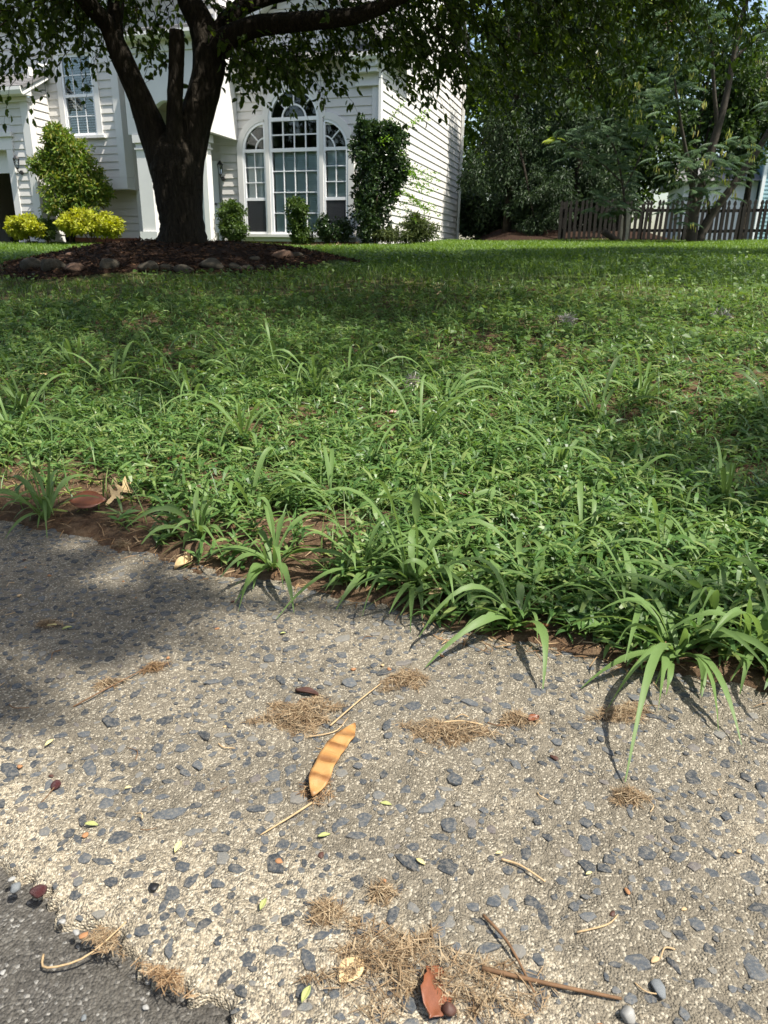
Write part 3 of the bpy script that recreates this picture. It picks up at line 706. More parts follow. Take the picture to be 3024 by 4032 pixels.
# machine in the garage
p = hw(-10.9, GS + .8, -.05); mo = empty('parked_machine', p, math.radians(-17.5), 'dark wheeled machine with a pale bar standing in the open garage', 'machine')
for x in (-.32, .32): B().tube([(x - .04, -.2, .16), (x + .04, -.2, .16)], .16, 18).build('wheel', 'rubber', mo); B().tube([(x - .045, .4, .2), (x + .045, .4, .2)], .2, 18).build('wheel', 'rubber', mo)
B().prism_x([(-.3, .15), (.5, .15), (.52, .45), (.2, .55), (-.25, .5)], -.27, .27).build('body', 'dark_metal', mo); hb_ = B().box(-.35, .45, -.34, -.29, .56, .63).build('handle_bar', 'vinyl', mo)
B().tube([(-.2, .3, .5), (-.2, .75, .95)], .015, 6).tube([(.2, .3, .5), (.2, .75, .95)], .015, 6).build('push_handle', 'dark_metal', mo)

# ------------------------------------------------------------------ foliage builders
def cloud(centers, radii, n, L, W, droop=0., flat=.0, up_=.4, jit=.25):
    """leaves spread round clump centres"""
    C_ = np.asarray(centers, float); R_ = np.asarray(radii, float); k_ = rng.integers(0, len(C_), n)
    v = unit(rng.normal(size=(n, 3))); rad = rng.random(n) ** .45
    pos = C_[k_] + v * rad[:, None] * R_[k_]
    d = unit(v + rng.normal(size=(n, 3)) * .6 + [0, 0, -droop]); nr = unit(rng.normal(size=(n, 3)) * .8 + v * .5 + [0, 0, up_])
    s = 1 + jit * rng.normal(size=n).clip(-2, 2)
    return leaves(pos, d, nr, L * s, W * s)
def stems(base, tops, r, parent, mat='stem_brown', name='stem'):
    for tp in tops:
        m = (np.array(base) + np.array(tp)) / 2 + rng.normal(size=3) * .05
        B().tube(smooth_curve([base, m, tp], 6), [r, r * .9, r * .8, r * .65, r * .5, r * .35], 6).build(name, mat, parent, True)
def gpt(x, y): return float(gz(x, y))
def shrub(x, y, label, mat, blobs, n, L, W, cat='shrub', droop=.1, group=None, name='shrub', zb=None):
    z = gpt(x, y) if zb is None else zb
    e = empty(name, (x, y, z), 0, label, cat, group)
    C_ = [b[:3] for b in blobs]; R_ = [b[3:] for b in blobs]
    cc, rr_ = [], []
    for c_, r_ in zip(C_, R_):      # break each lobe into twiggy clumps for an uneven outline
        m = 40
        v = unit(rng.normal(size=(m, 3))) * (rng.random((m, 1)) ** .35) * .85
        cc.append(np.array(c_) + v * np.array(r_)); rr_.append(np.array(r_)[None] * rng.uniform(.16, .36, (m, 1)))
    cc = np.concatenate(cc); rr_ = np.concatenate(rr_)
    V, F = cloud(cc, rr_, n, L, W, droop); V[:, 2] = np.maximum(V[:, 2], .01)
    raw_obj('foliage', V, F, None, mat, e)
    stems((0, 0, -.05), [(c_[0] * .8, c_[1] * .8, c_[2]) for c_ in C_] + [(rng.normal() * .1, rng.normal() * .1, max(c_[2] for c_ in C_))], .018, e)
    return e
def hl(u, s): p = hw(u, s); return p.x, p.y
HZ = HOUSE.location.z
for (u_, v_, lab, mat_, blobs, n_, L_, W_, dr_) in (
    (-8.55, -1.3, 'tall loose green shrub in front of the bay window wall', 'leaf_nandina', [(.08, 0, 1.25, .8, .55, .6), (-.15, 0, 1.85, .72, .5, .55), (.2, 0, 2.3, .62, .45, .45), (.6, 0, 1.6, .6, .45, .6), (-.4, 0, 2.0, .5, .4, .4), (.15, -.1, .85, .75, .5, .45), (.0, 0, 2.6, .4, .4, .32), (.85, 0, 1.3, .4, .35, .35), (.3, 0, 1.8, .6, .5, .5)], 19000, .11, .034, .1),
    (-7.52, -1.7, 'round clipped golden shrub before the recessed lower wall', 'leaf_gold', [(0, 0, .48, .85, .6, .36), (-.42, 0, .5, .42, .45, .33), (.45, 0, .46, .42, .45, .33)], 9500, .08, .04, .1),
    (-9.35, -1.9, 'golden shrub with browned leaves beside the garage opening', 'leaf_gold', [(0, 0, .40, .58, .5, .30), (-.25, 0, .36, .38, .4, .27)], 6500, .08, .04, .1),
    (-9.05, -1.6, 'dark green shrub tucked behind the browned golden shrub', 'leaf_box', [(0, 0, .36, .36, .35, .32)], 1700, .06, .03, .1),
    (-3.82, -.85, 'clipped upright boxwood beside the window casing near the downspout', 'leaf_box', [(0, 0, .82, .40, .35, .28), (.02, 0, .4, .32, .3, .4), (.14, -.1, .45, .34, .3, .38)], 8000, .06, .03, .1),
    (-1.9, -.95, 'narrow clipped boxwood before the centre pane of the arched window', 'leaf_box', [(0, 0, .82, .32, .3, .32), (.03, 0, .45, .27, .27, .36), (.12, -.05, .2, .3, .22, .2)], 7000, .06, .03, .1),
    (-.95, -.8, 'low dark shrub between the narrow boxwood and the tall holly', 'leaf_holly', [(0, 0, .32, .42, .3, .3), (-.3, 0, .46, .2, .2, .32), (.2, 0, .42, .3, .25, .3)], 4200, .06, .028, .1),
    (.08, -.75, 'tall dense dark holly at the house corner', 'leaf_holly', [(0, 0, 2.1, .6, .45, .65), (.05, 0, 1.4, .66, .48, .7), (-.12, 0, .7, .58, .45, .65), (.3, 0, 2.4, .42, .38, .42), (-.25, 0, 2.45, .36, .32, .4), (.45, 0, 1.8, .36, .35, .55)], 21000, .08, .04, .1),
    (.92, -.6, 'spreading olive green shrub at the base of the sunlit side wall', 'leaf_juniper', [(0, 0, .32, .55, .4, .3), (.35, 0, .4, .38, .3, .3), (-.5, 0, .26, .4, .3, .2), (.1, 0, .6, .3, .25, .2)], 4600, .10, .02, .35)):
    x, y = hl(u_, v_); shrub(x, y, lab, mat_, blobs, n_, L_, W_, droop=dr_, zb=HZ - .05)
# climbing vine growing out of the holly
x, y = hl(.35, -.6); vz_ = hw(0, 0, 0).z
VI = empty('vine', (x, y, vz_), 0, 'light green vine sprays reaching out of the dark holly over the side wall', 'vine')
sp_ = []
for i in range(26):
    s0 = np.array([rng.uniform(-.4, .5), rng.normal() * .1, rng.uniform(.9, 2.8)]); hgt = s0[2]
    dr_ = np.array([rng.uniform(.2, 1.0), rng.normal() * .3, rng.uniform(.0, .9) if hgt > 2.0 else rng.uniform(-.3, .3)])
    ln = rng.uniform(.5, 1.1); t_ = np.linspace(0, 1, 10)[:, None]
    sp_.append(s0 + dr_ / np.linalg.norm(dr_) * ln * t_ + np.array([0, 0, -.25]) * t_ ** 2 * ln)
sp_ = np.array(sp_); raw_obj('shoots', *twigs_mesh(sp_, .006, .002), None, 'stem_brown', VI)
pp = np.repeat(sp_[:, 2:].reshape(-1, 3), 5, 0); pp = pp + rng.normal(size=pp.shape) * .03
raw_obj('foliage', *leaves(pp, rng.normal(size=pp.shape) + [.3, 0, -.3], rng.normal(size=pp.shape) * .5 + [0, 0, 1], .075 * rng.uniform(.6, 1.2, len(pp)), .035), None, 'leaf_vine', VI)
# leaf litter under the window
px_ = rng.uniform(-2.3, .6, 700); py_ = rng.uniform(-1.25, -.55, 700); W_ = np.array([list(hw(a, b)) for a, b in zip(px_, py_)]); W_[:, 2] = gz(W_[:, 0], W_[:, 1]) + rng.uniform(.0, .07, 700) * np.exp(-((py_ + .9) / .25) ** 2)
lt = raw_obj('leaf_litter', *leaves(W_, rng.normal(size=(700, 3)) * [1, 1, .35], rng.normal(size=(700, 3)) * .4 + [0, 0, 1], .09 * rng.uniform(.6, 1.3, 700), .05), None, 'litter'); tag(lt, 'dry tan leaf litter heaped under the arched window', 'leaf litter', kind='stuff')

# ------------------------------------------------------------------ the main tree
TX, TY = BED; TZ = gpt(TX, TY) - .06
TREE = empty('shade_tree', (0, 0, 0), 0, 'dark barked shade tree with forked limbs standing in the mulch bed', 'tree')
def bark_tube(pts, rad, name, n=22, m=40, amp=.035, flare=False):
    C_ = smooth_curve(pts, m); R_ = np.interp(np.linspace(0, len(rad) - 1, m), np.arange(len(rad)), rad)
    d = unit(np.gradient(C_, axis=0)); a = np.cross(d, [0.2, 1, .1]); a = unit(a); b = np.cross(d, a)
    th = np.linspace(0, 2 * np.pi, n, endpoint=False); V = np.empty((m, n, 3)); s_ = np.cumsum(np.r_[0, np.linalg.norm(np.diff(C_, axis=0), axis=1)])
    ph = rng.uniform(0, 6)
    for j, t in enumerate(th):
        f = 1 + amp * (np.sin(5 * t + ph + 1.2 * np.sin(s_ * 2.5)) + .6 * np.sin(9 * t + s_ * 3) + .7 * np.sin(3 * t - s_ * 1.7 + ph)) + amp * .6 * rng.normal(size=m)
        if flare: f = f + np.exp(-s_ / .16) * (.22 + .26 * np.cos(4 * t + 1) + .12 * np.cos(7 * t))
        V[:, j] = C_ + (R_ * f)[:, None] * (a * math.cos(t) + b * math.sin(t))
    i = (np.arange(m - 1)[:, None] * n + np.arange(n)[None]); i2 = (np.arange(m - 1)[:, None] * n + (np.arange(n)[None] + 1) % n)
    F = np.stack([i, i2, i2 + n, i + n], -1).reshape(-1, 4)
    return raw_obj(name, V, F, None, 'bark', TREE, True)
bark_tube([(-2.34, 8.6, TZ - .05), (-2.33, 8.6, TZ + .25), (-2.35, 8.6, 1.28), (-2.34, 8.6, 1.5), (-2.34, 8.6, 1.7), (-2.33, 8.6, 1.85)], [.275, .235, .25, .275, .235, .14], 'trunk', 30, 60, .03, True)
bark_tube([(-2.38, 8.6, 1.1), (-2.46, 8.6, 1.52), (-2.565, 8.6, 1.88), (-2.67, 8.5, 2.24), (-2.79, 8.45, 2.55), (-2.88, 8.4, 2.8), (-2.95, 8.2, 2.9), (-3.03, 8.0, 3.0), (-3.3, 7.6, 3.25), (-4.0, 7.0, 3.9), (-4.8, 6.4, 4.6)], [.17, .18, .155, .115, .112, .085, .08, .075, .06, .04, .02], 'limb')
bark_tube([(-2.78, 8.45, 2.5), (-2.84, 8.48, 2.8), (-2.84, 8.6, 3.08), (-2.91, 8.9, 3.62), (-3.2, 9.4, 4.6), (-3.7, 10.2, 5.6)], [.07, .085, .08, .07, .05, .02], 'limb')
bark_tube([(-2.33, 8.52, 1.5), (-2.29, 8.45, 1.96), (-2.25, 8.5, 2.39), (-2.22, 8.5, 2.66), (-2.21, 8.5, 2.80)], [.10, .082, .078, .08, .07], 'broken_limb', 18, 26)
bark_tube([(-2.29, 8.62, 1.15), (-2.235, 8.65, 1.6), (-2.13, 8.7, 2.0), (-2.0, 8.75, 2.37), (-1.96, 8.8, 2.65), (-2.03, 8.85, 2.94), (-2.17, 8.9, 3.2), (-2.31, 9.0, 3.6), (-2.4, 9.2, 4.2), (-2.2, 9.6, 5.4), (-2.0, 9.8, 6.2)], [.19, .185, .175, .165, .17, .14, .12, .10, .08, .05, .02], 'limb')
bark_tube([(-2.0, 8.8, 2.5), (-1.9, 8.76, 2.66), (-1.74, 8.7, 2.78), (-1.43, 8.6, 2.87), (-1.01, 8.4, 2.86), (-.61, 8.2, 2.84), (-.29, 8.1, 2.86), (.12, 8.0, 3.0), (.9, 7.8, 3.4), (1.9, 7.5, 3.9)], [.11, .12, .11, .10, .088, .078, .07, .06, .045, .02], 'limb')
bark_tube([(-1.98, 8.82, 2.7), (-1.6, 9.1, 3.2), (-.6, 9.6, 3.55), (.8, 10.1, 3.7), (2.2, 10.4, 3.9), (3.0, 10.5, 4.2)], [.09, .085, .07, .05, .035, .015], 'limb')
bark_tube([(-3.0, 8.9, 3.7), (-4.0, 9.4, 3.9), (-5.2, 9.7, 4.1), (-6.2, 9.9, 4.4)], [.06, .05, .035, .015], 'limb')
def twig_set(n, x0, x1, y0, y1, z0, z1, lmin=.35, lmax=.75, droop=1.0, bias=1.6):
    st = np.stack([rng.uniform(x0, x1, n), rng.uniform(y0, y1, n), z1 - (z1 - z0) * rng.random(n) ** bias], -1)
    out = unit((st - [TX, TY, 3.0]) * [1, 1, .0] + rng.normal(size=(n, 3)) * [1.2, 1.2, .3]); ln = rng.uniform(lmin, lmax, n)[:, None, None]
    t = np.linspace(0, 1, 9)[None, :, None]
    return st[:, None] - out[:, None] * .25 + out[:, None] * ln * t * .75 + np.array([0, 0, -1.]) * ln * droop * (t ** 1.6) * rng.uniform(.3, 1, (n, 1, 1)) + rng.normal(size=(n, 9, 3)) * .012
TW = [twig_set(135, -5.3, -3.15, 7.8, 9.6, 2.75, 3.6), twig_set(16, -4.3, -3.5, 7.9, 8.8, 2.55, 2.85), twig_set(45, -3.5, -2.9, 8.0, 9.4, 2.95, 3.5),
      twig_set(16, -2.95, -2.4, 8.9, 9.8, 2.9, 3.4), twig_set(4, -2.7, -2.5, 8.8, 9.2, 2.5, 2.9),
      twig_set(85, -1.95, -.5, 8.75, 9.8, 2.72, 3.2), twig_set(22, -1.7, -.9, 8.2, 9.0, 2.45, 2.75), twig_set(46, -.7, .5, 8.5, 9.8, 2.9, 3.5),
      twig_set(400, -.1, 3.3, 8.0, 11.2, 2.75, 4.2), twig_set(26, .1, .9, 7.9, 8.8, 2.6, 2.9), twig_set(40, 1.0, 2.4, 8.3, 9.8, 2.5, 3.0), twig_set(70, 2.9, 4.4, 8.4, 10.5, 3.1, 4.2)]
n_up = 8000; v = unit(rng.normal(size=(n_up * 3, 3))); rr_ = rng.random(n_up * 3) ** .4
st = np.array([-.7, 7.6, 4.7]) + v * rr_[:, None] * [6.4, 6.2, 2.9]
cl = vnoise(st[:, 0] + 20, st[:, 1] + 20, .75, 21) + .35 * vnoise(st[:, 0] + 20, st[:, 2] + 20, 1.3, 22)
ok = (st[:, 2] > np.maximum(3.55, .95 + .31 * st[:, 1])) & (cl > .36); st = st[ok][:n_up]; n_ = len(st)
out = unit((st - [TX, TY, 3.5]) + rng.normal(size=(n_, 3)) * 1.2); t = np.linspace(0, 1, 9)[None, :, None]; ln = rng.uniform(.4, .9, n_)[:, None, None]
TW.append(st[:, None] + out[:, None] * ln * t + np.array([0, 0, -.5]) * ln * t ** 2)
TW = np.concatenate(TW)
raw_obj('twigs', *twigs_mesh(TW, .006, .0018), None, 'twig_dark', TREE)
nl = 15; kk = rng.integers(1, 9, (len(TW), nl)); idx = np.repeat(np.arange(len(TW)), nl)
pos = TW[idx, kk.ravel()] + rng.normal(size=(len(idx), 3)) * .02
td = unit(TW[idx, np.minimum(kk.ravel() + 0, 8)] - TW[idx, kk.ravel() - 1])
d = unit(td * .5 + rng.normal(size=td.shape) * .65 + [0, 0, -.45]); nr = unit(rng.normal(size=td.shape) * .7 + [0, 0, .8])
raw_obj('crown', *leaves(pos + d * .02, d, nr, .085 * rng.uniform(.65, 1.25, len(pos)), .046 * rng.uniform(.8, 1.2, len(pos)), .3), None, 'leaf_main', TREE)

# mulch bed
n = 13000; a = rng.uniform(0, 2 * np.pi, n); r = np.sqrt(rng.random(n)) * (1.0 + .06 * np.sin(5 * a))
X = BED[0] + r * np.cos(a) * 2.0 + .0; Y = BED[1] + r * np.sin(a) * 1.75
P = np.stack([X, Y, gz(X, Y) + rng.uniform(.012, .035, n)], -1)
mb_r = np.linspace(0, 1, 26); mb_a = np.linspace(0, 2 * np.pi, 72, endpoint=False); RR, AA = np.meshgrid(mb_r, mb_a, indexing='ij')
bx_ = BED[0] + RR * np.cos(AA) * 2.0 * (1 + .06 * np.sin(5 * AA)); by_ = BED[1] + RR * np.sin(AA) * 1.75 * (1 + .06 * np.sin(5 * AA)); bz_ = gz(bx_, by_) + .02 * (1 - RR ** 6) + .004 - .03 * (RR > .99)
i = (np.arange(25)[:, None] * 72 + np.arange(72)[None]); i2 = (np.arange(25)[:, None] * 72 + (np.arange(72)[None] + 1) % 72)
bed = raw_obj('mulch_bed', np.stack([bx_, by_, bz_], -1), np.stack([i, i + 72, i2 + 72, i2], -1).reshape(-1, 4), None, 'mulch_soil', None, True); tag(bed, kind='structure')
mu = raw_obj('mulch_chips', *leaves(P, rng.normal(size=(n, 3)) * [1, 1, .25], rng.normal(size=(n, 3)) * .5 + [0, 0, 1], rng.uniform(.02, .065, n), rng.uniform(.008, .022, n), .1), None, 'mulch', bed); tag(mu, kind='stuff')
# stones round the bed
def rock_mesh(seed, mat):
    bm = bmesh.new(); bmesh.ops.create_icosphere(bm, subdivisions=2, radius=1); r = np.random.default_rng(seed); K = r.normal(size=(5, 3)); ph = r.uniform(0, 6, 5)
    pl = [unit(r.normal(size=3)) for _ in range(10)]
    for v in bm.verts:
        p = np.array(v.co)
        for q_ in pl: d_ = p @ q_ - .70; p = p - q_ * max(0, d_) * .95
        v.co = Vector(p * (1 + .05 * sum(math.sin(2.2 * K[j] @ p + ph[j]) for j in range(5))))
    me = bpy.data.meshes.new('rock'); bm.to_mesh(me); bm.free(); me.materials.append(MATS[mat]); me.polygons.foreach_set('use_smooth', [True] * len(me.polygons)); return me
ROCKS = ROCKLIST = [
    (-3.571, 7.545, .15, 'rock', 'greyish brown stone at the far end of the mulch bed edging'), (-3.241, 7.285, .16, 'rock', 'long low brown stone beside the reddish stone of the mulch bed'),
    (-2.971, 7.137, .12, 'rock_red', 'reddish stone lying at the edge of the mulch bed'), (-2.645, 7.11, .13, 'rock', None), (-2.239, 7.047, .12, 'rock', None), (-2.071, 7.044, .085, 'rock', None),
    (-1.917, 7.0, .11, 'rock', None), (-1.671, 7.175, .15, 'rock', 'largest rounded tan stone in the mulch bed edging'), (-1.46, 7.2, .09, 'rock', 'small tan stone next to the largest rounded stone'),
    (-1.34, 7.24, .07, 'rock', None), (-1.25, 7.3, .06, 'rock', None), (-1.08, 7.776, .12, 'rock_red', 'sunlit pale pinkish stone on the mulch bed rim'), (-.937, 7.873, .09, 'rock', 'pale stone touching the sunlit pinkish stone'),
    (-1.343, 7.573, .07, 'rock', None), (-3.35, 7.9, .07, 'rock_red', 'small pale stone lying inside the mulch bed')]
for i, (x, y, r, m, lab) in enumerate(ROCKS):
    o = bpy.data.objects.new('edging_stone', rock_mesh(40 + i, m)); link(o); o.location = (x, y, gpt(x, y) + r * .22); o.scale = (r * .95, r * .75, r * .55); o.rotation_euler = (random.gauss(0, .1), random.gauss(0, .1), random.uniform(-.5, .5))
    tag(o, lab or 'dull brown fieldstone half sunk in the mulch bed edging', 'stone', 'fieldstones edging the mulch bed')

# ------------------------------------------------------------------ trees beyond the lawn
def tree(x, y, h, trunk_r, crowns, n, L, W, mat, label, group=None, clump=22, droop=.2, name='tree', lean=(0, 0), tmat='bark', limbs=6, csize=(.2, .4)):
    z = gpt(x, y); e = empty(name, (x, y, z), 0, label, 'tree', group)
    pts = [(0, 0, -.1), (lean[0] * .3 + .05, lean[1] * .3, h * .3), (lean[0] * .6 - .05, lean[1] * .6, h * .6), (lean[0], lean[1], h)]
    b = B().tube(smooth_curve(pts, 9), list(np.linspace(trunk_r, trunk_r * .25, 9)), 10, .12)
    b.build('trunk', tmat, e, True)
    for k_ in range(limbs):
        c_ = crowns[k_ % len(crowns)]; f = rng.uniform(.3, .8); p0 = np.array([lean[0] * f, lean[1] * f, h * f]); p1 = np.array(c_[:3]) + rng.normal(size=3) * np.array(c_[3:]) * .4
        B().tube(smooth_curve([p0, (p0 + p1) / 2 + [0, 0, .2], p1], 7), list(np.linspace(trunk_r * .4, trunk_r * .1, 7)), 6).build('limb', tmat, e, True)
    cc, rr_ = [], []
    for c_ in crowns:
        v = unit(rng.normal(size=(clump, 3))) * (rng.random((clump, 1)) ** .4) * .9; cc.append(np.array(c_[:3]) + v * np.array(c_[3:])); rr_.append(np.array(c_[3:])[None] * rng.uniform(csize[0], csize[1], (clump, 1)))
    V, F = cloud(np.concatenate(cc), np.concatenate(rr_), n, L, W, droop, jit=.3); V[:, 2] = np.maximum(V[:, 2], .05)
    raw_obj('crown', V, F, None, mat, e); return e
# dark drooping evergreens beside the house
tree(4.0, 26.2, 6.5, .16, [(0, 0, 4.6, 1.4, 1.4, 2.0), (-.2, 0, 2.4, 1.6, 1.4, 1.9), (.6, 0, 6.5, 1.0, 1.0, 1.2), (.9, -.6, 1.4, 1.5, 1.2, 1.2)], 26000, .12, .036, 'leaf_evergreen', 'dark drooping evergreen growing against the back of the side wall', clump=60, droop=1.0, csize=(.12, .3))
tree(6.3, 26.5, 7.0, .18, [(0, 0, 5, 1.7, 1.4, 1.9), (-.4, 0, 3.0, 1.8, 1.4, 1.7), (.6, 0, 1.7, 1.6, 1.2, 1.3), (-.2, .4, 7, 1.4, 1.2, 1.3)], 25000, .12, .042, 'leaf_evergreen', 'dense dark evergreen between the wall shrubbery and the wooden post', clump=60, droop=.9, csize=(.12, .3))
tree(8.2, 28.0, 7.0, .2, [(0, 0, 4.5, 2.0, 1.6, 2.0), (-.5, 0, 2.3, 1.8, 1.5, 1.6), (.5, 0, 7, 1.6, 1.5, 1.6)], 16000, .14, .065, 'leaf_fardark', 'dark leafy tree rising behind the dim end of the fence', clump=30, droop=.4)
# dark bushes and brown bank under the evergreens
for i, (x, y, w_, h_) in enumerate(((3.9, 31.5, 1.6, 3.0), (3.7, 30.2, 1.3, .9), (3.6, 28.6, 1.5, 1.5), (5.4, 29.2, 1.6, 1.4), (7.4, 29.6, 1.7, 1.6))):
    shrub(x, y, 'dark evergreen bush closing the gap under the trees behind the lawn', 'leaf_evergreen', [(0, 0, h_ * .5, w_, .7, h_ * .55), (-w_ * .4, 0, h_ * .7, w_ * .5, .6, h_ * .5), (w_ * .4, 0, h_ * .65, w_ * .5, .6, h_ * .5)], 3800, .16, .07, 'bush', group='dark bushes under the trees behind the lawn', name='bush')
bkx = np.linspace(3.2, 9.6, 40); bky = np.linspace(23.7, 31, 20); BX, BY2 = np.meshgrid(bkx, bky); fz = np.clip((BY2 - 23.7) / 3, 0, 1) * np.clip((BX - 3.2) / .8, 0, 1) * np.clip((9.6 - BX) / .8, 0, 1)
i_ = (np.arange(19)[:, None] * 40 + np.arange(39)[None]).reshape(-1, 1)
bk = raw_obj('soil_bank', np.stack([BX, BY2, gz(BX, BY2) - .02 + .38 * fz + .05 * vnoise(BX, BY2, 2, 77) * (fz > 0)], -1), i_ + [0, 1, 41, 40], None, 'mulch_soil', None, True); tag(bk, kind='structure')
# light tree behind the fence with small shiny leaves
tree(12.6, 27.5, 5.5, .14, [(0, 0, 4.6, 1.9, 1.4, 1.3), (-1.0, 0, 5.8, 1.6, 1.4, 1.4), (.6, -.3, 3.9, 1.4, 1.0, .7), (-1.2, 0, 4.0, 1.0, .8, .7)], 6200, .14, .075, 'leaf_fardark', 'broadleaf tree overhanging the picket fence before the blue house', clump=30, droop=.3)
tree(10.4, 26.9, 5.0, .14, [(0, 0, 3.4, 1.7, 1.0, 1.2), (-1.2, 0, 2.5, 1.3, .9, .9), (1.1, 0, 4.9, 1.4, 1.0, 1.2), (-.4, 0, 5.8, 1.6, 1.0, 1.3), (1.4, 0, 2.9, 1.0, .8, .8)], 8200, .14, .075, 'leaf_fardark', 'leafy tree behind the fence directly beyond the mimosa trunks', clump=34, droop=.3)
tree(15.2, 29.5, 7.0, .18, [(0, 0, 6.0, 2.2, 1.3, 1.8), (-1.5, 0, 5.0, 1.5, 1.0, 1.3), (1.2, 0, 4.2, 1.6, 1.0, 1.0)], 6000, .16, .085, 'leaf_far', 'lighter tree spreading above the blue house beyond the fence', clump=30, droop=.3)
# woodland further back
FAR = [(3.2, 37, 11, 'leaf_far'), (6.5, 38, 12, 'leaf_fardark'), (10, 38, 11, 'leaf_far'), (12.3, 44, 13, 'leaf_far'), (8.3, 46, 15, 'leaf_fardark'), (16, 52, 16, 'leaf_far'), (21, 54, 17, 'leaf_fardark'), (26, 52, 16, 'leaf_far'), (25.5, 41, 11, 'leaf_fardark')]
for x, y, h, m in FAR:
    tree(x, y, h * .75, .2, [(rng.normal() * .5, 0, h * .72, 2.3, 1.8, h * .22), (-1.2, 0, h * .5, 1.8, 1.6, h * .2), (1.3, 0, h * .48, 1.8, 1.6, h * .22), (0, 0, h * .27, 2.0, 1.6, h * .2)], 5200, .26, .15, m,
         'pale green sunlit woodland tree far behind the fence' if m == 'leaf_far' else 'darker woodland tree far behind the fence', 'woodland trees behind the fence', clump=18, droop=.2)
# tall slim pine trunk behind the house corner
e = empty('pine_tree', (4.6, 34, gpt(4.6, 34)), 0, 'tall pine with a straight bare trunk behind the house corner', 'tree')
B().tube([(0, 0, -.1), (.05, 0, 5), (.1, 0, 10), (.1, 0, 15)], [.2, .17, .14, .05], 10).build('trunk', 'bark', e, True)
V, F = cloud([(rng.normal() * 1.3, rng.normal() * 1.3, zz) for zz in rng.uniform(10, 15, 30)], [(.7, .7, .35)] * 30, 4000, .22, .03, .2); raw_obj('crown', V, F, None, 'leaf_fardark', e)
# large oaks outside the picture whose crowns shade the right of the lawn
for (x, y, h, r_, lab) in ((10.0, 8.6, 10.5, 2.8, 'oak standing on the open side of the lawn'),):
    tree(x, y, h * .8, .28, [(-1.2, .6, h, r_, r_, 1.6), (1, 0, h * .95, r_, r_, 1.6), (-2.4, 1.6, h * .92, r_ * .8, r_ * .7, 1.4)], 15000, .2, .12, 'leaf_fardark', lab, clump=30, droop=.1, csize=(.16, .32))
# trees across the street, seen only as reflections in the windows
for i, (x, y, h) in enumerate(((-14, -17, 16), (-8, -19, 17), (-20, -19, 17), (-26, -17, 16), (-31, -19, 17), (-36, -17, 17), (-41, -19, 16), (-46, -16, 17), (-52, -18, 17), (2, -19, 16))):
    tree(x, y, h * .7, .25, [(0, 0, h * .7, 3.2, 2.2, h * .3), (-1.6, 0, h * .4, 2.4, 1.8, h * .28), (1.7, 0, h * .42, 2.4, 1.8, h * .28), (0, 0, h * .2, 2.8, 1.6, h * .2)], 3400, .5, .34, 'leaf_fardark', 'dark leafy tree on the far side of the street', 'trees across the street', clump=16)
# street tree behind the photographer: its sparse crown breaks the sun into patches on the near lawn
tree(6.2, -.6, 6.5, .2, [(.6, .8, 7.4, 1.8, 1.6, 1.1), (-3.78, -.35, 7.0, .5, .55, .5), (.2, -1.0, 7.4, 1.8, 1.4, .9), (-1.6, .3, 7.2, 1.0, .5, .5), (-3.1, 3.2, 7.2, .8, .6, .5)], 5200, .10, .06, 'leaf_main', 'street tree with a thin high crown beside the road', clump=22, droop=.2, csize=(.13, .3))
# mimosa in front of the fence
MX, MY = 8.62, 21.6; MZ = gpt(MX, MY)
MI = empty('mimosa_tree', (MX, MY, MZ), 0, 'feathery mimosa tree with hanging yellow green pods before the picket fence', 'tree')
def stem_(pts, r0, r1, name='limb'): B().tube(smooth_curve(pts, 14), list(np.linspace(r0, r1, 14)), 9, .1).build(name, 'log_wood', MI, True)
stem_([(0, 0, -.1), (-.08, 0, .6), (-.02, 0, 1.3), (.12, -.1, 2.6), (.22, -.2, 3.6), (.28, -.2, 5.0), (.4, -.3, 6.6)], .16, .05, 'trunk')
stem_([(.1, 0, -.1), (.35, -.05, .7), (.7, -.1, 1.3), (1.1, -.2, 2.0), (1.5, -.3, 2.9), (1.9, -.4, 4.0), (2.3, -.4, 5.2)], .14, .04, 'trunk')
stem_([(.15, -.12, 2.9), (-.2, -.3, 3.9), (-.5, -.5, 4.8), (-.9, -.6, 5.6)], .06, .02); stem_([(.27, -.2, 4.5), (.9, -.3, 5.1), (1.5, -.4, 5.4)], .05, .02)
stem_([(-.05, 0, .9), (-.6, -.4, 2.0), (-1.1, -.8, 2.9), (-1.5, -1, 3.9)], .07, .02); stem_([(.3, -.1, .8), (-.2, -.6, 1.5), (-1.0, -1.1, 1.9)], .04, .015)
def frond_set(parent, cen, rad, n, L=.42, mat='leaf_mimosa', aim=None, prs=9, nm='fronds'):
    v = unit(rng.normal(size=(n, 3))); C_ = np.asarray(cen, float)[rng.integers(0, len(cen), n)]; base = C_ + v * (rng.random((n, 1)) ** .5) * rad
    az = rng.uniform(0, 2 * np.pi, n); hd = np.stack([np.cos(az), np.sin(az), np.zeros(n)], -1); Ls = L * rng.uniform(.65, 1.2, n)
    PS_, DS_, NS_, LS_ = [], [], [], []
    for j in range(prs):
        f = (j + 1) / prs; p = base + hd * (Ls * f * .9)[:, None] + np.array([0, 0, 1.]) * (Ls * (.25 * f - .55 * f * f))[:, None]
        for sg in (1, -1):
            sd2 = np.stack([-hd[:, 1], hd[:, 0], np.zeros(n)], -1) * sg
            PS_.append(p); DS_.append(sd2 * .9 + hd * .55 + [0, 0, -.35]); NS_.append(np.tile([0, 0, 1.], (n, 1)) + sd2 * .3); LS_.append(Ls * (.42 * math.sin(math.pi * min(.95, f * .75 + .2))))
    raw_obj(nm, *leaves(np.concatenate(PS_), np.concatenate(DS_), np.concatenate(NS_), np.concatenate(LS_), np.concatenate(LS_) * .2, .2), None, mat, parent)
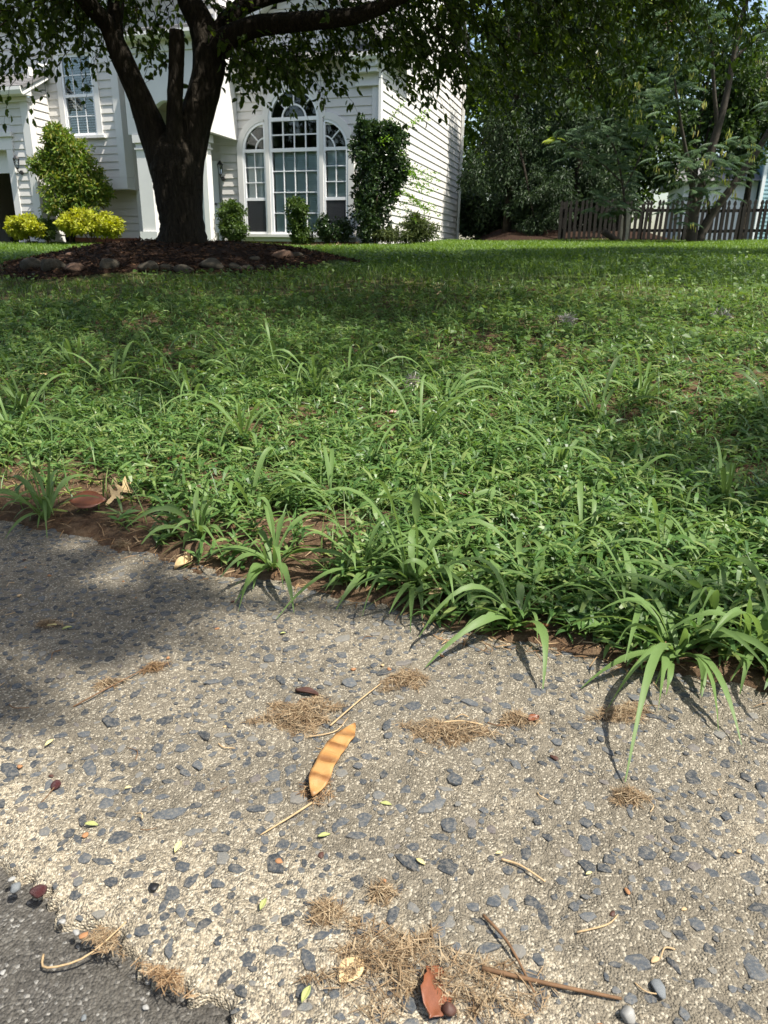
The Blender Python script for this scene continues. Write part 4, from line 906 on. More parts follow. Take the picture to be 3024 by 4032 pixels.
cen = [(-.5, -.6, 5.0), (.6, -.5, 5.2), (1.6, -.4, 5.0), (2.3, -.4, 4.4), (-1.2, -1, 3.8), (-1.8, -1.0, 4.3), (-1.0, -.9, 5.4), (.3, -.5, 6.2), (1.4, -.4, 6.0), (2.6, -.4, 5.6), (-1.2, -1.2, 2.0), (-.5, -1.1, 1.5), (-.2, -.8, 2.1), (.3, -.6, 1.5), (-.8, -.8, .9), (1.9, -.5, 3.2), (-2.2, -1, 5.0), (2.9, -.3, 3.4), (.6, -.6, 2.3), (-1.9, -1.0, 3.2)]
frond_set(MI, cen, .62, 430, .52)
def pods(parent, cen, n, rad):
    P_, D_ = [], []
    for c_ in cen:
        for _ in range(n):
            q_ = np.array(c_) + rng.normal(size=3) * rad; k_ = rng.integers(4, 8)
            for j in range(k_): P_.append(q_ + rng.normal(size=3) * .05); D_.append(rng.normal(size=3) * .15 + [0, 0, -1])
    P_ = np.array(P_); D_ = np.array(D_); pd = raw_obj('pods', *leaves(P_, D_, rng.normal(size=P_.shape), .17 * rng.uniform(.7, 1.2, len(P_)), .03, .05), None, 'pod_green', parent); tag(pd, kind='stuff')
pods(MI, cen, 4, .4)
V, F = cloud([(1.95, -.75, 3.15), (1.9, -.75, 3.2), (-1.3, -1.2, 4.9), (-1.9, -1.2, 5.0)], [(.07, .07, .06)] * 4, 300, .06, .012); raw_obj('flowers', V, F, None, 'pink_fluff', MI)
# second, younger mimosa reaching over the dark ground left of the post
x, y = 6.9, 22.4; M2 = empty('mimosa_sapling', (x, y, gpt(x, y)), 0, 'young mimosa spreading low grey green fronds over the dark ground by the post', 'tree')
MI_, MI = MI, M2
stem_([(0, 0, -.1), (-.05, 0, .8), (-.3, -.1, 1.7), (-.6, -.2, 2.4), (-1.1, -.3, 3.0)], .05, .015, 'trunk'); stem_([(-.3, -.1, 1.6), (-.9, -.3, 2.0), (-1.6, -.5, 2.3), (-2.2, -.6, 2.55)], .025, .01); stem_([(-.05, 0, .7), (-.5, -.3, 1.0), (-1.1, -.5, 1.05)], .02, .008); stem_([(-.2, 0, 1.3), (.1, -.2, 2.2), (.3, -.3, 3.0)], .03, .01)
frond_set(M2, [(-.9, -.3, 2.2), (-1.6, -.5, 2.4), (-.4, -.2, 1.9), (-1.2, -.4, 3.0), (-.5, -.3, 2.8), (.2, -.3, 2.9), (-1.0, -.5, 1.05), (-.5, -.4, .9), (-2.0, -.5, 2.5), (-1.6, -.5, 3.6), (.1, -.4, 3.8), (-.6, -.4, 4.4), (-.1, -.4, 1.2)], .5, 210, .5)
frond_set(M2, [(-2.45, -.6, 2.6)], .1, 5, .34, 'leaf_mimosa_new', nm='new_fronds'); pods(M2, [(-1.2, -.5, 4.1), (-.5, -.5, 4.3), (.1, -.5, 4.0)], 5, .4)
MI = MI_

# picket fence
FEN = empty('picket_fence', (0, 0, 0), 0, 'weathered dark wooden picket fence with pointed tops behind the mimosa', 'fence')
pk = B(); hp_ = 1.16; prof = [(-.045, 0), (.045, 0), (.045, hp_ - .22), (.028, hp_ - .19), (.028, hp_ - .165), (.05, hp_ - .11), (.036, hp_ - .05), (0, hp_), (-.036, hp_ - .05), (-.05, hp_ - .11), (-.028, hp_ - .165), (-.028, hp_ - .19), (-.045, hp_ - .22)]
pk.prism_y(prof[::-1], -.011, .011)
pkm = bpy.data.meshes.new('picket'); pkm.from_pydata(pk.v, [], pk.f); pkm.materials.append(MATS['fence_wood'])
fx = np.arange(5.4, 15.5, .152); fy = lambda x: 24.2 - .1 * (x - 5.4)
for x in fx:
    o = bpy.data.objects.new('picket', pkm); link(o, FEN); y = fy(x); o.location = (x, y, gpt(x, y) + .04); o.rotation_euler = (random.gauss(0, .012), random.gauss(0, .02), -.1); o.scale = (1, 1, random.uniform(.985, 1.015))
for hz in (.28, .86):
    pts = [(x, fy(x) + .033, gpt(x, fy(x)) + .04 + hz) for x in np.linspace(5.35, 15.5, 12)]
    b = B()
    for p0, p1 in zip(pts[:-1], pts[1:]): b.add([(p0[0], p0[1] - .018, p0[2] - .045), (p1[0], p1[1] - .018, p1[2] - .045), (p1[0], p1[1] + .018, p1[2] - .045), (p0[0], p0[1] + .018, p0[2] - .045), (p0[0], p0[1] - .018, p0[2] + .045), (p1[0], p1[1] - .018, p1[2] + .045), (p1[0], p1[1] + .018, p1[2] + .045), (p0[0], p0[1] + .018, p0[2] + .045)], [(0, 3, 2, 1), (4, 5, 6, 7), (0, 1, 5, 4), (2, 3, 7, 6)])
    b.build('rail', 'fence_wood', FEN)
for x in np.arange(5.5, 15.5, 2.4): y = fy(x) + .1; z = gpt(x, y); B().box(x - .045, x + .045, y - .04, y + .05, z - .1, z + 1.15).build('post', 'fence_wood', FEN)
# lone post and the log by it
x, y = 7.05, 22.9; z = gpt(x, y); po = B().box(-.10, .10, -.10, .10, -.1, .86).add([(-.10, -.10, .86), (.10, -.10, .86), (.10, .10, .86), (-.10, .10, .86), (0, 0, .93)], [(0, 1, 4), (1, 2, 4), (2, 3, 4), (3, 0, 4)]).build('wooden_post', 'post_wood', None, False, (x, y, z)); tag(po, 'short pale weathered square post standing at the lawn edge', 'post')
lo = B().tube([(-.38, 0, .26), (-.1, .05, .12), (.15, .1, 0)], [.085, .085, .08], 12).build('log', 'log_wood', None, True, (6.75, 22.8, gpt(6.75, 22.8))); tag(lo, 'cut log end propped on the ground next to the square post', 'log')
# neighbour's house beyond the fence
nx, ny = 19.2, 38.0; nz_ = gpt(15, 34) - .5; NB = empty('neighbour_house', (nx, ny, nz_), math.radians(-12), 'blue green lap sided house with white trim beyond the picket fence', 'house')
nb_w = B().box(-.9, 9, 0, 8, 0, 6.5).build('wall', 'teal_siding', NB); nb_b = raw_mesh('siding_board', np.array([(0, 0, 0), (1, 0, 0), (1, 0, .19), (0, 0, .19), (0, -.034, 0), (1, -.034, 0), (1, -.008, .19), (0, -.008, .19)]), [(0, 1, 2, 3), (5, 4, 7, 6), (4, 5, 1, 0), (3, 2, 6, 7), (0, 3, 7, 4), (1, 5, 6, 2)], None, 'teal_siding')
for i in range(34): o = bpy.data.objects.new('siding_board', nb_b); link(o, nb_w); o.location = (-.9, -.003, .02 + .18 * i); o.scale = (9.9, 1, 1)
B().box(-1.05, -.905, -.06, .2, 0, 6.5).build('corner_board', 'vinyl', NB); w_ = B().box(2.0, 3.1, -.05, .0, 2.4, 4.2).build('window', 'vinyl', NB); B().box(2.1, 3.0, -.06, -.051, 2.5, 4.1).build('pane', 'glass', w_)
B().box(-4.5, -1.06, .6, 6, 0, 3.6).build('side_wing', 'pale_siding', NB); B().prism_x([(-.6, 6.3), (4, 9.6), (8.6, 6.3)], -1.6, 9.4).build('roof', 'shingle', NB); B().prism_x([(.1, 3.5), (3.3, 5.0), (6.5, 3.5)], -5, -1.06).build('wing_roof', 'shingle', NB)
# bird feeder on a pole
x, y = 11.95, 22.6; z = gpt(x, y); BF = empty('bird_feeder', (x, y, z), .1, 'brown wooden bird feeder with a pale roof on a dark pole', 'bird feeder')
B().tube([(0, 0, -.1), (0, 0, 1.45)], .02, 8).build('pole', 'dark_metal', BF); B().prism_y([(-.12, 1.45), (.12, 1.45), (.14, 1.62), (0, 1.72), (-.14, 1.62)], -.12, .12).build('body', 'feeder_wood', BF)
B().prism_y([(-.19, 1.60), (0, 1.735), (.19, 1.60), (.19, 1.625), (0, 1.765), (-.19, 1.625)], -.15, .15).build('roof', 'vinyl', BF)

# ------------------------------------------------------------------ lawn plants
def scatter(n, y0, y1, power=1.0):
    y = y0 + (y1 - y0) * rng.random(n) ** power; x = rng.uniform(-1, 1, n) * (.60 * y + .7); return x, y
not_bed = lambda x, y: np.hypot((x - BED[0]) / 2.15, (y - BED[1]) / 1.85) > 1
def patch(x, y): return .6 * vnoise(x + 30, y + 30, 2.2, 31) + .4 * vnoise(x + 30, y + 30, 6.5, 32)
# low broad bladed weeds near the concrete
n = 38000; x, y = scatter(n, .75, 5.2, 1.15); q, t = qt(x, y)
e_ = q - wob(t) * 1.5
dens = np.clip(1.15 - q / 5.5, .12, 1) * np.clip(.25 + 1.5 * (patch(x, y) - .18), .12, 1)
bare = (q < .26 + .1 * np.sin(t * 7)) & (t < -.62); dens = np.where(bare, dens * .16, dens)
ok = (e_ > .025) & (rng.random(n) < dens) & (np.hypot((x + .69) / .11, (y - 1.57) / .10) > 1); x, y, q = x[ok], y[ok], q[ok]; n = len(x); zg = gz(x, y)
hgt = rng.uniform(.018, .075, n) * np.where(q < .12, .7, 1) * (1 + .4 * (rng.random(n) > .85)); sa = rng.uniform(0, 6.283, n); se = rng.uniform(.6, 1.5, n)
stem = [ribbons(np.stack([x, y, zg], -1), sa, se, se - .5, hgt, .0022, 2, (1, .9, .7))]
parts = []
for j in range(7):
    f = rng.uniform(.15, 1.0, n); hx = hgt * f
    b = np.stack([x + np.cos(sa) * np.cos(se - .15) * hx, y + np.sin(sa) * np.cos(se - .15) * hx, zg + np.sin(se - .15) * hx], -1)
    parts.append(ribbons(b, rng.uniform(0, 6.283, n), rng.uniform(.15, 1.15, n), rng.uniform(-.9, .25, n), rng.uniform(.022, .056, n) * (.8 + .5 * f), rng.uniform(.0055, .0105, n), 3, (.4, 1, .72, .05), rng.normal(0, .35, n), floor=gz))
V, F = stack(parts + stem); wn = raw_obj('weedy_grass', V, F, None, 'weed', lawn); tag(wn, kind='stuff')
# finer upright grass between them
n = 19000; x, y = scatter(n, .9, 8.5, 1.0); q, t = qt(x, y); ok = (q > .1) & not_bed(x, y) & (rng.random(n) < np.clip(.35 + patch(x, y), 0, 1)); x, y = x[ok], y[ok]; n = len(x)
V, F = ribbons(np.stack([x, y, gz(x, y)], -1), rng.uniform(0, 6.283, n), rng.uniform(1.0, 1.55, n), rng.uniform(-.2, 1.2, n), rng.uniform(.05, .13, n), rng.uniform(.0022, .0042, n), 3, (.9, 1, .7, .08), rng.normal(0, .5, n))
fg = raw_obj('fine_grass', V, F, None, 'weed', lawn); tag(fg, kind='stuff')
# yellowed dry blades in the sward
n = 5200; x, y = scatter(n, .9, 5, 1.2); q, t = qt(x, y); ok = (q > .03) & (patch(x, y) < .5); x, y = x[ok], y[ok]; n = len(x)
V, F = ribbons(np.stack([x, y, gz(x, y) + .004], -1), rng.uniform(0, 6.283, n), rng.uniform(.1, 1.0, n), rng.uniform(-.6, .3, n), rng.uniform(.03, .08, n), rng.uniform(.003, .006, n), 3, (.7, 1, .7, .1), rng.normal(0, .5, n), floor=gz)
yg = raw_obj('yellowed_grass', V, F, None, 'weed_yellow', lawn); tag(yg, kind='stuff')
# round leaved weeds in the middle lawn
n = 17000; x, y = scatter(n, 2.6, 12, 1.0); q, t = qt(x, y); ok = not_bed(x, y) & (rng.random(n) < np.clip(2.4 * vnoise(x + 50, y + 50, .8, 41) - .55, .04, 1)); x, y = x[ok], y[ok]; n = len(x)
pos = np.stack([x, y, gz(x, y) + rng.uniform(.02, .085, n)], -1); a = rng.uniform(0, 6.283, n)
V, F = leaves(pos, np.stack([np.cos(a), np.sin(a), rng.normal(0, .25, n)], -1), rng.normal(size=(n, 3)) * .3 + [0, -.15, 1], rng.uniform(.022, .045, n), rng.uniform(.024, .048, n), .15)
cv = raw_obj('clover_leaves', V, F, None, 'clover', lawn); tag(cv, kind='stuff')
# farther lawn
n = 160000; x, y = scatter(n, 4.2, 26, .72); q, t = qt(x, y); ok = not_bed(x, y)
hx_ = np.array(HOUSE.matrix_basis.inverted()); lu = hx_[0, 0] * x + hx_[0, 1] * y + hx_[0, 3]; ls = hx_[1, 0] * x + hx_[1, 1] * y + hx_[1, 3]
ok &= ~((lu < .25) & (ls > -.55)) & ~((lu < -9.9) & (ls > -1.9)) & (y < 25.5) & ~((x > 2.8) & (y > 23.5) & (rng.random(n) < .6)); x, y = x[ok], y[ok]; n = len(x)
V, F = ribbons(np.stack([x, y, gz(x, y)], -1), rng.uniform(0, 6.283, n), rng.uniform(.7, 1.5, n), rng.uniform(-.1, .9, n), rng.uniform(.04, .10, n), .0035 + .00042 * y, 2, (.9, 1, .12), rng.normal(0, .5, n))
fl = raw_obj('lawn_grass', V, F, None, 'lawn_far', lawn); tag(fl, kind='stuff')
# thatch and dead stems on the soil by the concrete
n = 21000; x, y = scatter(n, .7, 3.0, 1.7); q, t = qt(x, y); ok = (q > -.03 + wob(t) * 1.4); x, y = x[ok], y[ok]; n = len(x)
V, F = ribbons(np.stack([x, y, np.maximum(gz(x, y), 0) + .004], -1), rng.uniform(0, 6.283, n), rng.uniform(-.1, .5, n), rng.uniform(-.5, .1, n), rng.uniform(.008, .042, n), rng.uniform(.0008, .0026, n), 2, (.8, 1, .5), rng.normal(0, .6, n), floor=lambda a, b: np.maximum(gz(a, b), 0))
th_ = raw_obj('dead_thatch', V, F, None, 'straw_dark', lawn); tag(th_, kind='stuff')
# small grey fluff and petals lying on the lawn
for i, (x, y, s_) in enumerate(((.95, 3.9, .035), (1.85, 4.1, .04), (2.1, 3.2, .035), (2.55, 3.9, .03), (.1, 2.75, .02))):
    V, F = cloud([(0, 0, .035)], [(s_, s_, s_ * .5)], 130, .03, .004); o = raw_obj('fallen_flower_tuft', V, F, None, 'grey_fluff', None, False, (x, y, gpt(x, y))); tag(o, 'small greyish pink fallen flower tuft lying in the lawn', 'flower', 'fallen flower tufts on the lawn')

# tall grass clumps: each blade a part
def blade_mesh(C_, W_, seed, fold=.22):
    m = len(C_); d = unit(np.gradient(C_, axis=0)); upv = np.array([0, 0, 1.]); sv = np.cross(d, upv); nn_ = np.linalg.norm(sv, axis=1, keepdims=True); sv = np.where(nn_ > .05, sv / np.maximum(nn_, 1e-6), [1, 0, 0])
    r = random.Random(seed); tw = np.linspace(0, r.gauss(0, .7), m); nv = np.cross(sv, d); sv = sv * np.cos(tw)[:, None] + nv * np.sin(tw)[:, None]; nv = np.cross(sv, d)
    s = np.linspace(0, 1, m); w = W_ * .5 * (.35 + 1.5 * s) * (s < .43) + W_ * .5 * np.clip((1 - s) / .57, 0, 1) ** .75 * (s >= .43); w = np.maximum(w, .0006)
    w = w * (1 + .12 * np.sin(s * 17 + r.random() * 6))
    V = np.stack([C_ - sv * w[:, None] + nv * (w * fold)[:, None], C_, C_ + sv * w[:, None] + nv * (w * fold)[:, None]], 1).reshape(-1, 3)
    F = [(i * 3 + j, i * 3 + j + 1, i * 3 + j + 4, i * 3 + j + 3) for i in range(m - 1) for j in (0, 1)]
    return V, F
def clump(bx, by, tips, air, nr, lab, Lr=(.10, .22), Wr=(.011, .0165), group=None, bend=None):
    z0 = max(gpt(bx, by), 0); e = empty('grass_clump', (bx, by, z0), 0, lab, 'grass', group); B0 = np.array([bx, by, z0]); todo = []
    for (tx, ty) in tips:
        L_ = math.hypot(tx - bx, ty - by); h_ = max(.035, .42 * L_) * random.uniform(.8, 1.25)
        todo.append((np.array([tx, ty, float(cz(tx, ty)) + .004]), h_, random.uniform(*Wr) * 1.05))
    if group == 'grass clumps along the concrete edge':      # a few more blades flop over the kerb line
        for _ in range(3):
            L_ = random.uniform(.07, .15); a = math.atan2(-.907, -.42) + random.gauss(0, .55); tx, ty = bx + L_ * math.cos(a), by + L_ * math.sin(a)
            todo.append((np.array([tx, ty, float(cz(tx, ty)) + random.uniform(.004, .03)]), max(.04, .5 * L_), random.uniform(*Wr)))
    for p in air:
        p = np.array(p) - 0; h_ = p[2] - z0; todo.append((p, max(h_, .03) * .75, random.uniform(*Wr)))
    for _ in range(nr):
        a = random.uniform(0, 6.283); L_ = random.uniform(*Lr); el = random.uniform(.1, 1.05); p = B0 + [L_ * math.cos(a) * math.cos(el), L_ * math.sin(a) * math.cos(el), L_ * math.sin(el) * .6]
        todo.append((p, L_ * random.uniform(.5, .85), random.uniform(*Wr) * .95))
    for i, (tp, h_, w) in enumerate(todo):
        j = np.array([random.gauss(0, .006), random.gauss(0, .006), 0]); P0 = B0 + j; mid = P0 * .52 + tp * .48; mid[2] = max(P0[2], tp[2]) + h_ * (1.0 if tp[2] < z0 + .03 else .55)
        s = np.linspace(0, 1, 11)[:, None]; C_ = (1 - s) ** 2 * P0 + 2 * s * (1 - s) * mid + s ** 2 * tp
        C_[:, 2] = np.maximum(C_[:, 2], cz(C_[:, 0], C_[:, 1]) + .003); C_ = C_ + np.sin(s * math.pi) * np.array([random.gauss(0, .008), random.gauss(0, .008), 0])
        V, F = blade_mesh(C_ - B0, w, i * 7 + int(bx * 1000)); raw_obj('blade', V, F, None, 'blade_tall', e, True)
    return e
EDGE = [(-.222, 1.315, [(-.271, 1.175), (-.258, 1.141), (-.158, 1.141), (-.388, 1.349)], [(-.332, 1.315, .11), (-.254, 1.315, .149)], 5, 'grass clump whose blades droop over the concrete near the curled tan leaf'),
        (-.039, 1.271, [(-.186, 1.116), (-.084, 1.154)], [(-.159, 1.271, .178), (-.088, 1.271, .159)], 4, 'grass clump with one long blade stretched onto the concrete at the straw litter'),
        (.063, 1.207, [(-.044, 1.133), (-.083, 1.196), (.018, 1.15)], [(-.124, 1.207, .2), (-.033, 1.207, .216), (.064, 1.207, .203)], 5, 'tall arching grass clump at the middle of the concrete edge'),
        (.115, 1.199, [(.11, 1.126), (.034, 1.145)], [(.117, 1.199, .107)], 2, 'small grass tuft with an upright young blade at the concrete edge'),
        (.231, 1.093, [(.069, .967), (.241, .912), (.265, 1.01)], [(.255, 1.093, .077)], 3, 'grass clump sending two long runners out across the concrete'),
        (.464, .992, [(.299, .916), (.316, .853), (.394, .861), (.421, .903), (.472, .899), (.461, .818), (.479, .789), (.301, .713)], [(.325, .992, .056), (.557, .992, .056)], 6, 'largest grass clump with broad blades hanging down onto the concrete'),
        (.585, .987, [(.577, .927), (.532, .963)], [(.557, .987, .129), (.61, .987, .096)], 6, 'grass clump next to the largest broad bladed clump'),
        (-.798, 1.578, [(-.833, 1.567)], [(-.874, 1.578, .223), (-.919, 1.578, .167), (-.883, 1.578, .101), (-.694, 1.578, .141), (-.762, 1.578, .164), (-.668, 1.578, .067)], 7, 'upright grass clump beside the large brown leaf'),
        (-.40, 1.445, [(-.468, 1.389), (-.525, 1.432)], [(-.445, 1.445, .149), (-.331, 1.445, .168), (-.287, 1.445, .124), (-.282, 1.445, .06), (-.477, 1.445, .092)], 7, 'spreading grass clump behind the curled tan leaf and pale seed head')]
for bx, by, tips, air, nr, lab in EDGE: clump(bx, by, tips, air, nr + 6, lab, group='grass clumps along the concrete edge')
LAWNC = [(-.941, 2.932), (-1.329, 3.061), (-1.041, 2.711), (-.444, 2.966), (.204, 2.463), (.101, 2.067), (.684, 2.277), (.466, 1.836), (.421, 1.386), (.558, 1.323), (.593, 1.219), (-.429, 2.099), (-1.246, 2.42), (-.259, 2.675), (-.131, 1.637), (.135, 1.483), (.581, 1.654), (.789, 1.566), (-.305, 1.569), (.666, 1.171), (.442, 1.116), (.554, 1.065), (.281, 1.201), (-.7, 2.55), (-1.15, 2.15), (-.6, 2.9), (-.15, 2.9), (.9, 2.5), (1.2, 2.2)]
for i, (bx, by) in enumerate(LAWNC):
    far = by > 2
    lab_ = ('tuft of long grass blades in the thick weeds behind the largest broad bladed clump' if bx > .25 and by < 1.45 else
            'clump of long arching grass blades in the open weedy lawn before the mulch bed stones' if by > 2.4 and bx < 0 else
            'clump of long arching grass blades growing in the weedy lawn')
    clump(bx, by, [], [], 12 if far else 9, lab_, (.18, .38) if far else (.12, .25), (.0105, .0155), 'tall grass clumps within the weedy lawn')

# ------------------------------------------------------------------ things lying on the ground
def leaf_shape(outline, L, W, nm, mat, loc, rz, label, cat='leaf', curl=.12, group=None, tilt=(0, 0), droop=.05):
    """outline: half widths along the midrib"""
    m = len(outline); V = []; F = []
    for i, w in enumerate(outline):
        s = i / (m - 1)
        for j in (-1, -.5, 0, .5, 1): V.append(((s - .5) * L, j * w * W * .5, .003 + curl * W * (abs(j) ** 1.5) + droop * L * (math.sin(s * math.pi) - .2 * math.sin(s * 9)) + .0))
    F = [(i * 5 + j, i * 5 + j + 1, i * 5 + j + 6, i * 5 + j + 5) for i in range(m - 1) for j in range(4)]
    zb = min(v[2] for v in V); V = [(a, b, c_ - zb + .001) for a, b, c_ in V]
    o = raw_obj(nm, np.array(V), F, None, mat, None, True, (loc[0], loc[1], float(np.maximum(cz(loc[0], loc[1]), -.02)) + (loc[2] if len(loc) > 2 else .001))); o.rotation_euler = (tilt[0], tilt[1], rz)
    md = o.modifiers.new('thickness', 'SOLIDIFY'); md.thickness = .0006
    return tag(o, label, cat, group)
ell = [.06, .45, .72, .9, 1, .98, .88, .68, .4, .04]
bl = leaf_shape(ell, .085, .055, 'fallen_leaf', 'leaf_brown', (-.705, 1.600, .030), .12, 'large glossy brown leaf lying at the lawn edge beside the lobed tan leaf', tilt=(.55, .0), curl=.06, droop=.015)
# lobed oak leaf
OUT = [(0, .0), (.012, .04), (.10, .055), (.20, .05), (.26, .2), (.33, .36), (.37, .34), (.36, .14), (.42, .08), (.5, .08), (.6, .28), (.70, .46), (.76, .42), (.72, .2), (.72, .1), (.8, .1), (.9, .2), (1.02, .26), (.98, .1), (1.05, 0)]
poly = OUT + [(a * .93 + .05 * math.sin(a * 5), -b * (.75 + .35 * math.sin(a * 7 + 1))) for a, b in OUT[-2:0:-1]]
bm = bmesh.new(); vs = [bm.verts.new(((a - .5) * .105, b * .075 * (1 + .1 * math.sin(9 * a)), .012 * math.sin(a * 5) + .07 * b * b + .02 * b * math.sin(a * 8))) for a, b in poly]; bmesh.ops.triangle_fill(bm, use_beauty=True, edges=[bm.edges.new((vs[i], vs[(i + 1) % len(vs)])) for i in range(len(vs))])
me = bpy.data.meshes.new('fallen_leaf'); bm.to_mesh(me); bm.free(); me.materials.append(MATS['leaf_tan']); o = bpy.data.objects.new('fallen_leaf', me); link(o); o.location = (-.650, 1.655, .055); o.rotation_euler = (.75, -.3, 1.25); md = o.modifiers.new('thickness', 'SOLIDIFY'); md.thickness = .0007; tag(o, 'pale tan deeply lobed oak leaf beside the large brown leaf', 'leaf')
leaf_shape(ell, .055, .024, 'fallen_leaf', 'leaf_tan', (-.412, 1.345), 1.1, 'curled tan leaf with a long stalk where the concrete meets the lawn', curl=.5, tilt=(.3, 0))
leaf_shape(ell, .036, .013, 'fallen_leaf', 'leaf_darkbrown', (-.108, .890), -.25, 'rolled dark brown leaf on top of the round straw clump', curl=.5)
leaf_shape([.1, .6, .8, 1, .9, .95, .8, .9, .5, .1], .05, .032, 'fallen_leaf', 'leaf_brown', (.050, .444), 1.35, 'reddish brown leaf standing in the large straw litter', tilt=(.5, .1))
leaf_shape(ell, .02, .014, 'fallen_leaf', 'leaf_brown', (.213, .838), .6, 'small brown leaf scrap at the end of the long straw clump', curl=.3)
leaf_shape(ell, .03, .022, 'fallen_leaf', 'leaf_tan', (-.022, .462), .9, 'pale cream leaf scrap in the large straw litter', curl=.12)
for (x, y, rz, L_) in ((-.685, 2.6, .4, .07), (-1.42, 2.95, .2, .08), (-.58, 1.9, -.2, .07), (.2, 1.62, .3, .05), (.27, 2.9, .5, .06), (-.62, 2.45, 1, .06), (1.0, 5.2, .4, .08), (.35, 5.0, 1, .07), (.02, 2.35, .3, .05), (.62, 1.12, .1, .05), (.1, 1.165, .5, .04), (.26, 1.06, .2, .04)):
    leaf_shape(ell, L_, L_ * .45, 'fallen_leaf', random.choice(['leaf_brown', 'leaf_tan', 'leaf_brown']), (x, y, .02), rz, 'dry brown leaf caught among the lawn weeds', curl=.3, group='dry leaves among the lawn weeds', tilt=(random.gauss(0, .3), random.gauss(0, .2)))
# the seed pod
p0, p1 = np.array([-.078, .672]), np.array([-.034, .818]); Lp = np.linalg.norm(p1 - p0); V = []; m = 27
for i in range(m):
    s = i / (m - 1); w = .0128 * min(1, (s / .16) ** .8 if s < .16 else 1, ((1 - s) / .2) ** .8 if s > .8 else 1) * (1 + .05 * math.sin(s * 33)); w = max(w, .0005)
    for j in range(9):
        u = j / 4 - 1; V.append(((s - .5) * Lp, u * w + .006 * math.sin(s * 3.1), .0035 + .0026 * math.sin(s * 44) * (1 - u * u) + .004 * math.sin(s * math.pi * 1.5) + .0012 * u * math.sin(s * 14)))
F = [(i * 9 + j, i * 9 + j + 1, i * 9 + j + 10, i * 9 + j + 9) for i in range(m - 1) for j in range(8)]
V = np.array(V); V[:, 2] -= V[:, 2].min() - .0035
pod = raw_obj('seed_pod', V, F, None, 'seed_pod', None, True, ((p0[0] + p1[0]) / 2, (p0[1] + p1[1]) / 2, 0)); pod.rotation_euler = (.03, 0, math.atan2(*(p1 - p0)[::-1])); md = pod.modifiers.new('thickness', 'SOLIDIFY'); md.thickness = .0022; md.offset = 0; tag(pod, 'long flat golden tan seed pod with seed bumps lying on the concrete', 'seed pod')
# straw clumps
def straw(loc, rx, ry, n, label, rz=0., mat='straw', zmax=.010, Lr=(.006, .026), thin=.00045):
    n = int(n * 2.6); r = rng.random(n) ** .62; a = rng.uniform(0, 6.283, n); u = r * np.cos(a) * rx * (.85 + .3 * np.sin(3 * a + rx * 99) + .2 * np.sin(7 * a + ry * 300)); w = r * np.sin(a) * ry * (.9 + .3 * np.sin(5 * a + rx * 50)); c_, s_ = math.cos(rz), math.sin(rz)
    P_ = np.stack([u * c_ - w * s_, u * s_ + w * c_, (1 - r ** 2) * zmax * rng.random(n) + .0015], -1)
    L_ = rng.uniform(*Lr, n); az = rng.uniform(0, 6.283, n); V, F = ribbons(P_ - np.stack([np.cos(az), np.sin(az), 0 * az], -1) * (L_ / 2)[:, None], az, rng.normal(0, .18, n), rng.normal(-.1, .2, n), L_, thin * rng.uniform(.6, 2.4, n), 3, (.7, 1, .9, .3), rng.normal(0, .5, n), floor=lambda a_, b_: -.002 + 0 * a_)
    o = raw_obj('straw_clump', V, F, None, mat, None, False, (loc[0], loc[1], float(cz(*loc)))); return tag(o, label, 'straw', 'straw clumps on the concrete')
straw((-.112, .838), .062, .042, 620, 'round matted straw clump lying right beside the golden seed pod', .3)
straw((.036, .933), .042, .026, 330, 'straw clump at the tip of the longest grass runner', .5)
straw((.090, .808), .066, .027, 480, 'long straw clump lying between the seed pod and the largest grass clump', -.05)
straw((.19, .838), .028, .018, 150, 'small straw wisp by the brown leaf scrap'); straw((.345, .858), .055, .02, 330, 'straw clump in the shade under the largest grass clump', .3)
straw((.298, .69), .022, .014, 160, 'tight tan straw knot at the tip of the thin hanging blade'); straw((-.352, .955), .024, .010, 110, 'dark wispy seed head tuft at the upper end of the straw stalk', .6, 'straw_dark')
straw((-.405, .908), .022, .012, 110, 'tan papery straw tuft in the middle of the straw stalk', .5); straw((-.575, 1.088), .022, .011, 100, 'tan straw tuft near two yellow leaflets')
straw((.02, .47), .085, .045, 480, 'large straw litter heap around the reddish brown leaf', .0, zmax=.014); straw((-.05, .522), .018, .014, 110, 'small curled straw tuft above the large straw heap'); straw((.1, .44), .06, .03, 130, 'loose straw trailing from the large straw heap')
straw((-.252, .489), .024, .010, 120, 'straw plug wedged in the broken concrete edge', -.55, zmax=.005, Lr=(.005, .016)); straw((-.185, .454), .03, .009, 110, 'dark straw and moss wedged in the joint by the asphalt', -.5, 'straw_dark', zmax=.005, Lr=(.004, .014)); straw((-.13, .40), .03, .012, 140, 'dark debris at the lower end of the asphalt joint', -.5, 'straw_dark')
straw((-.075, .69), .022, .02, 90, 'thin straw wisp at the lower tip of the seed pod', 1.0, 'straw_dark'); straw((-.569, 1.437), .018, .010, 80, 'pale feathery seed head lying at the lawn edge', .2, 'straw', .02); straw((.005, .545), .016, .012, 70, 'tiny wire like straw tuft on the grey concrete')
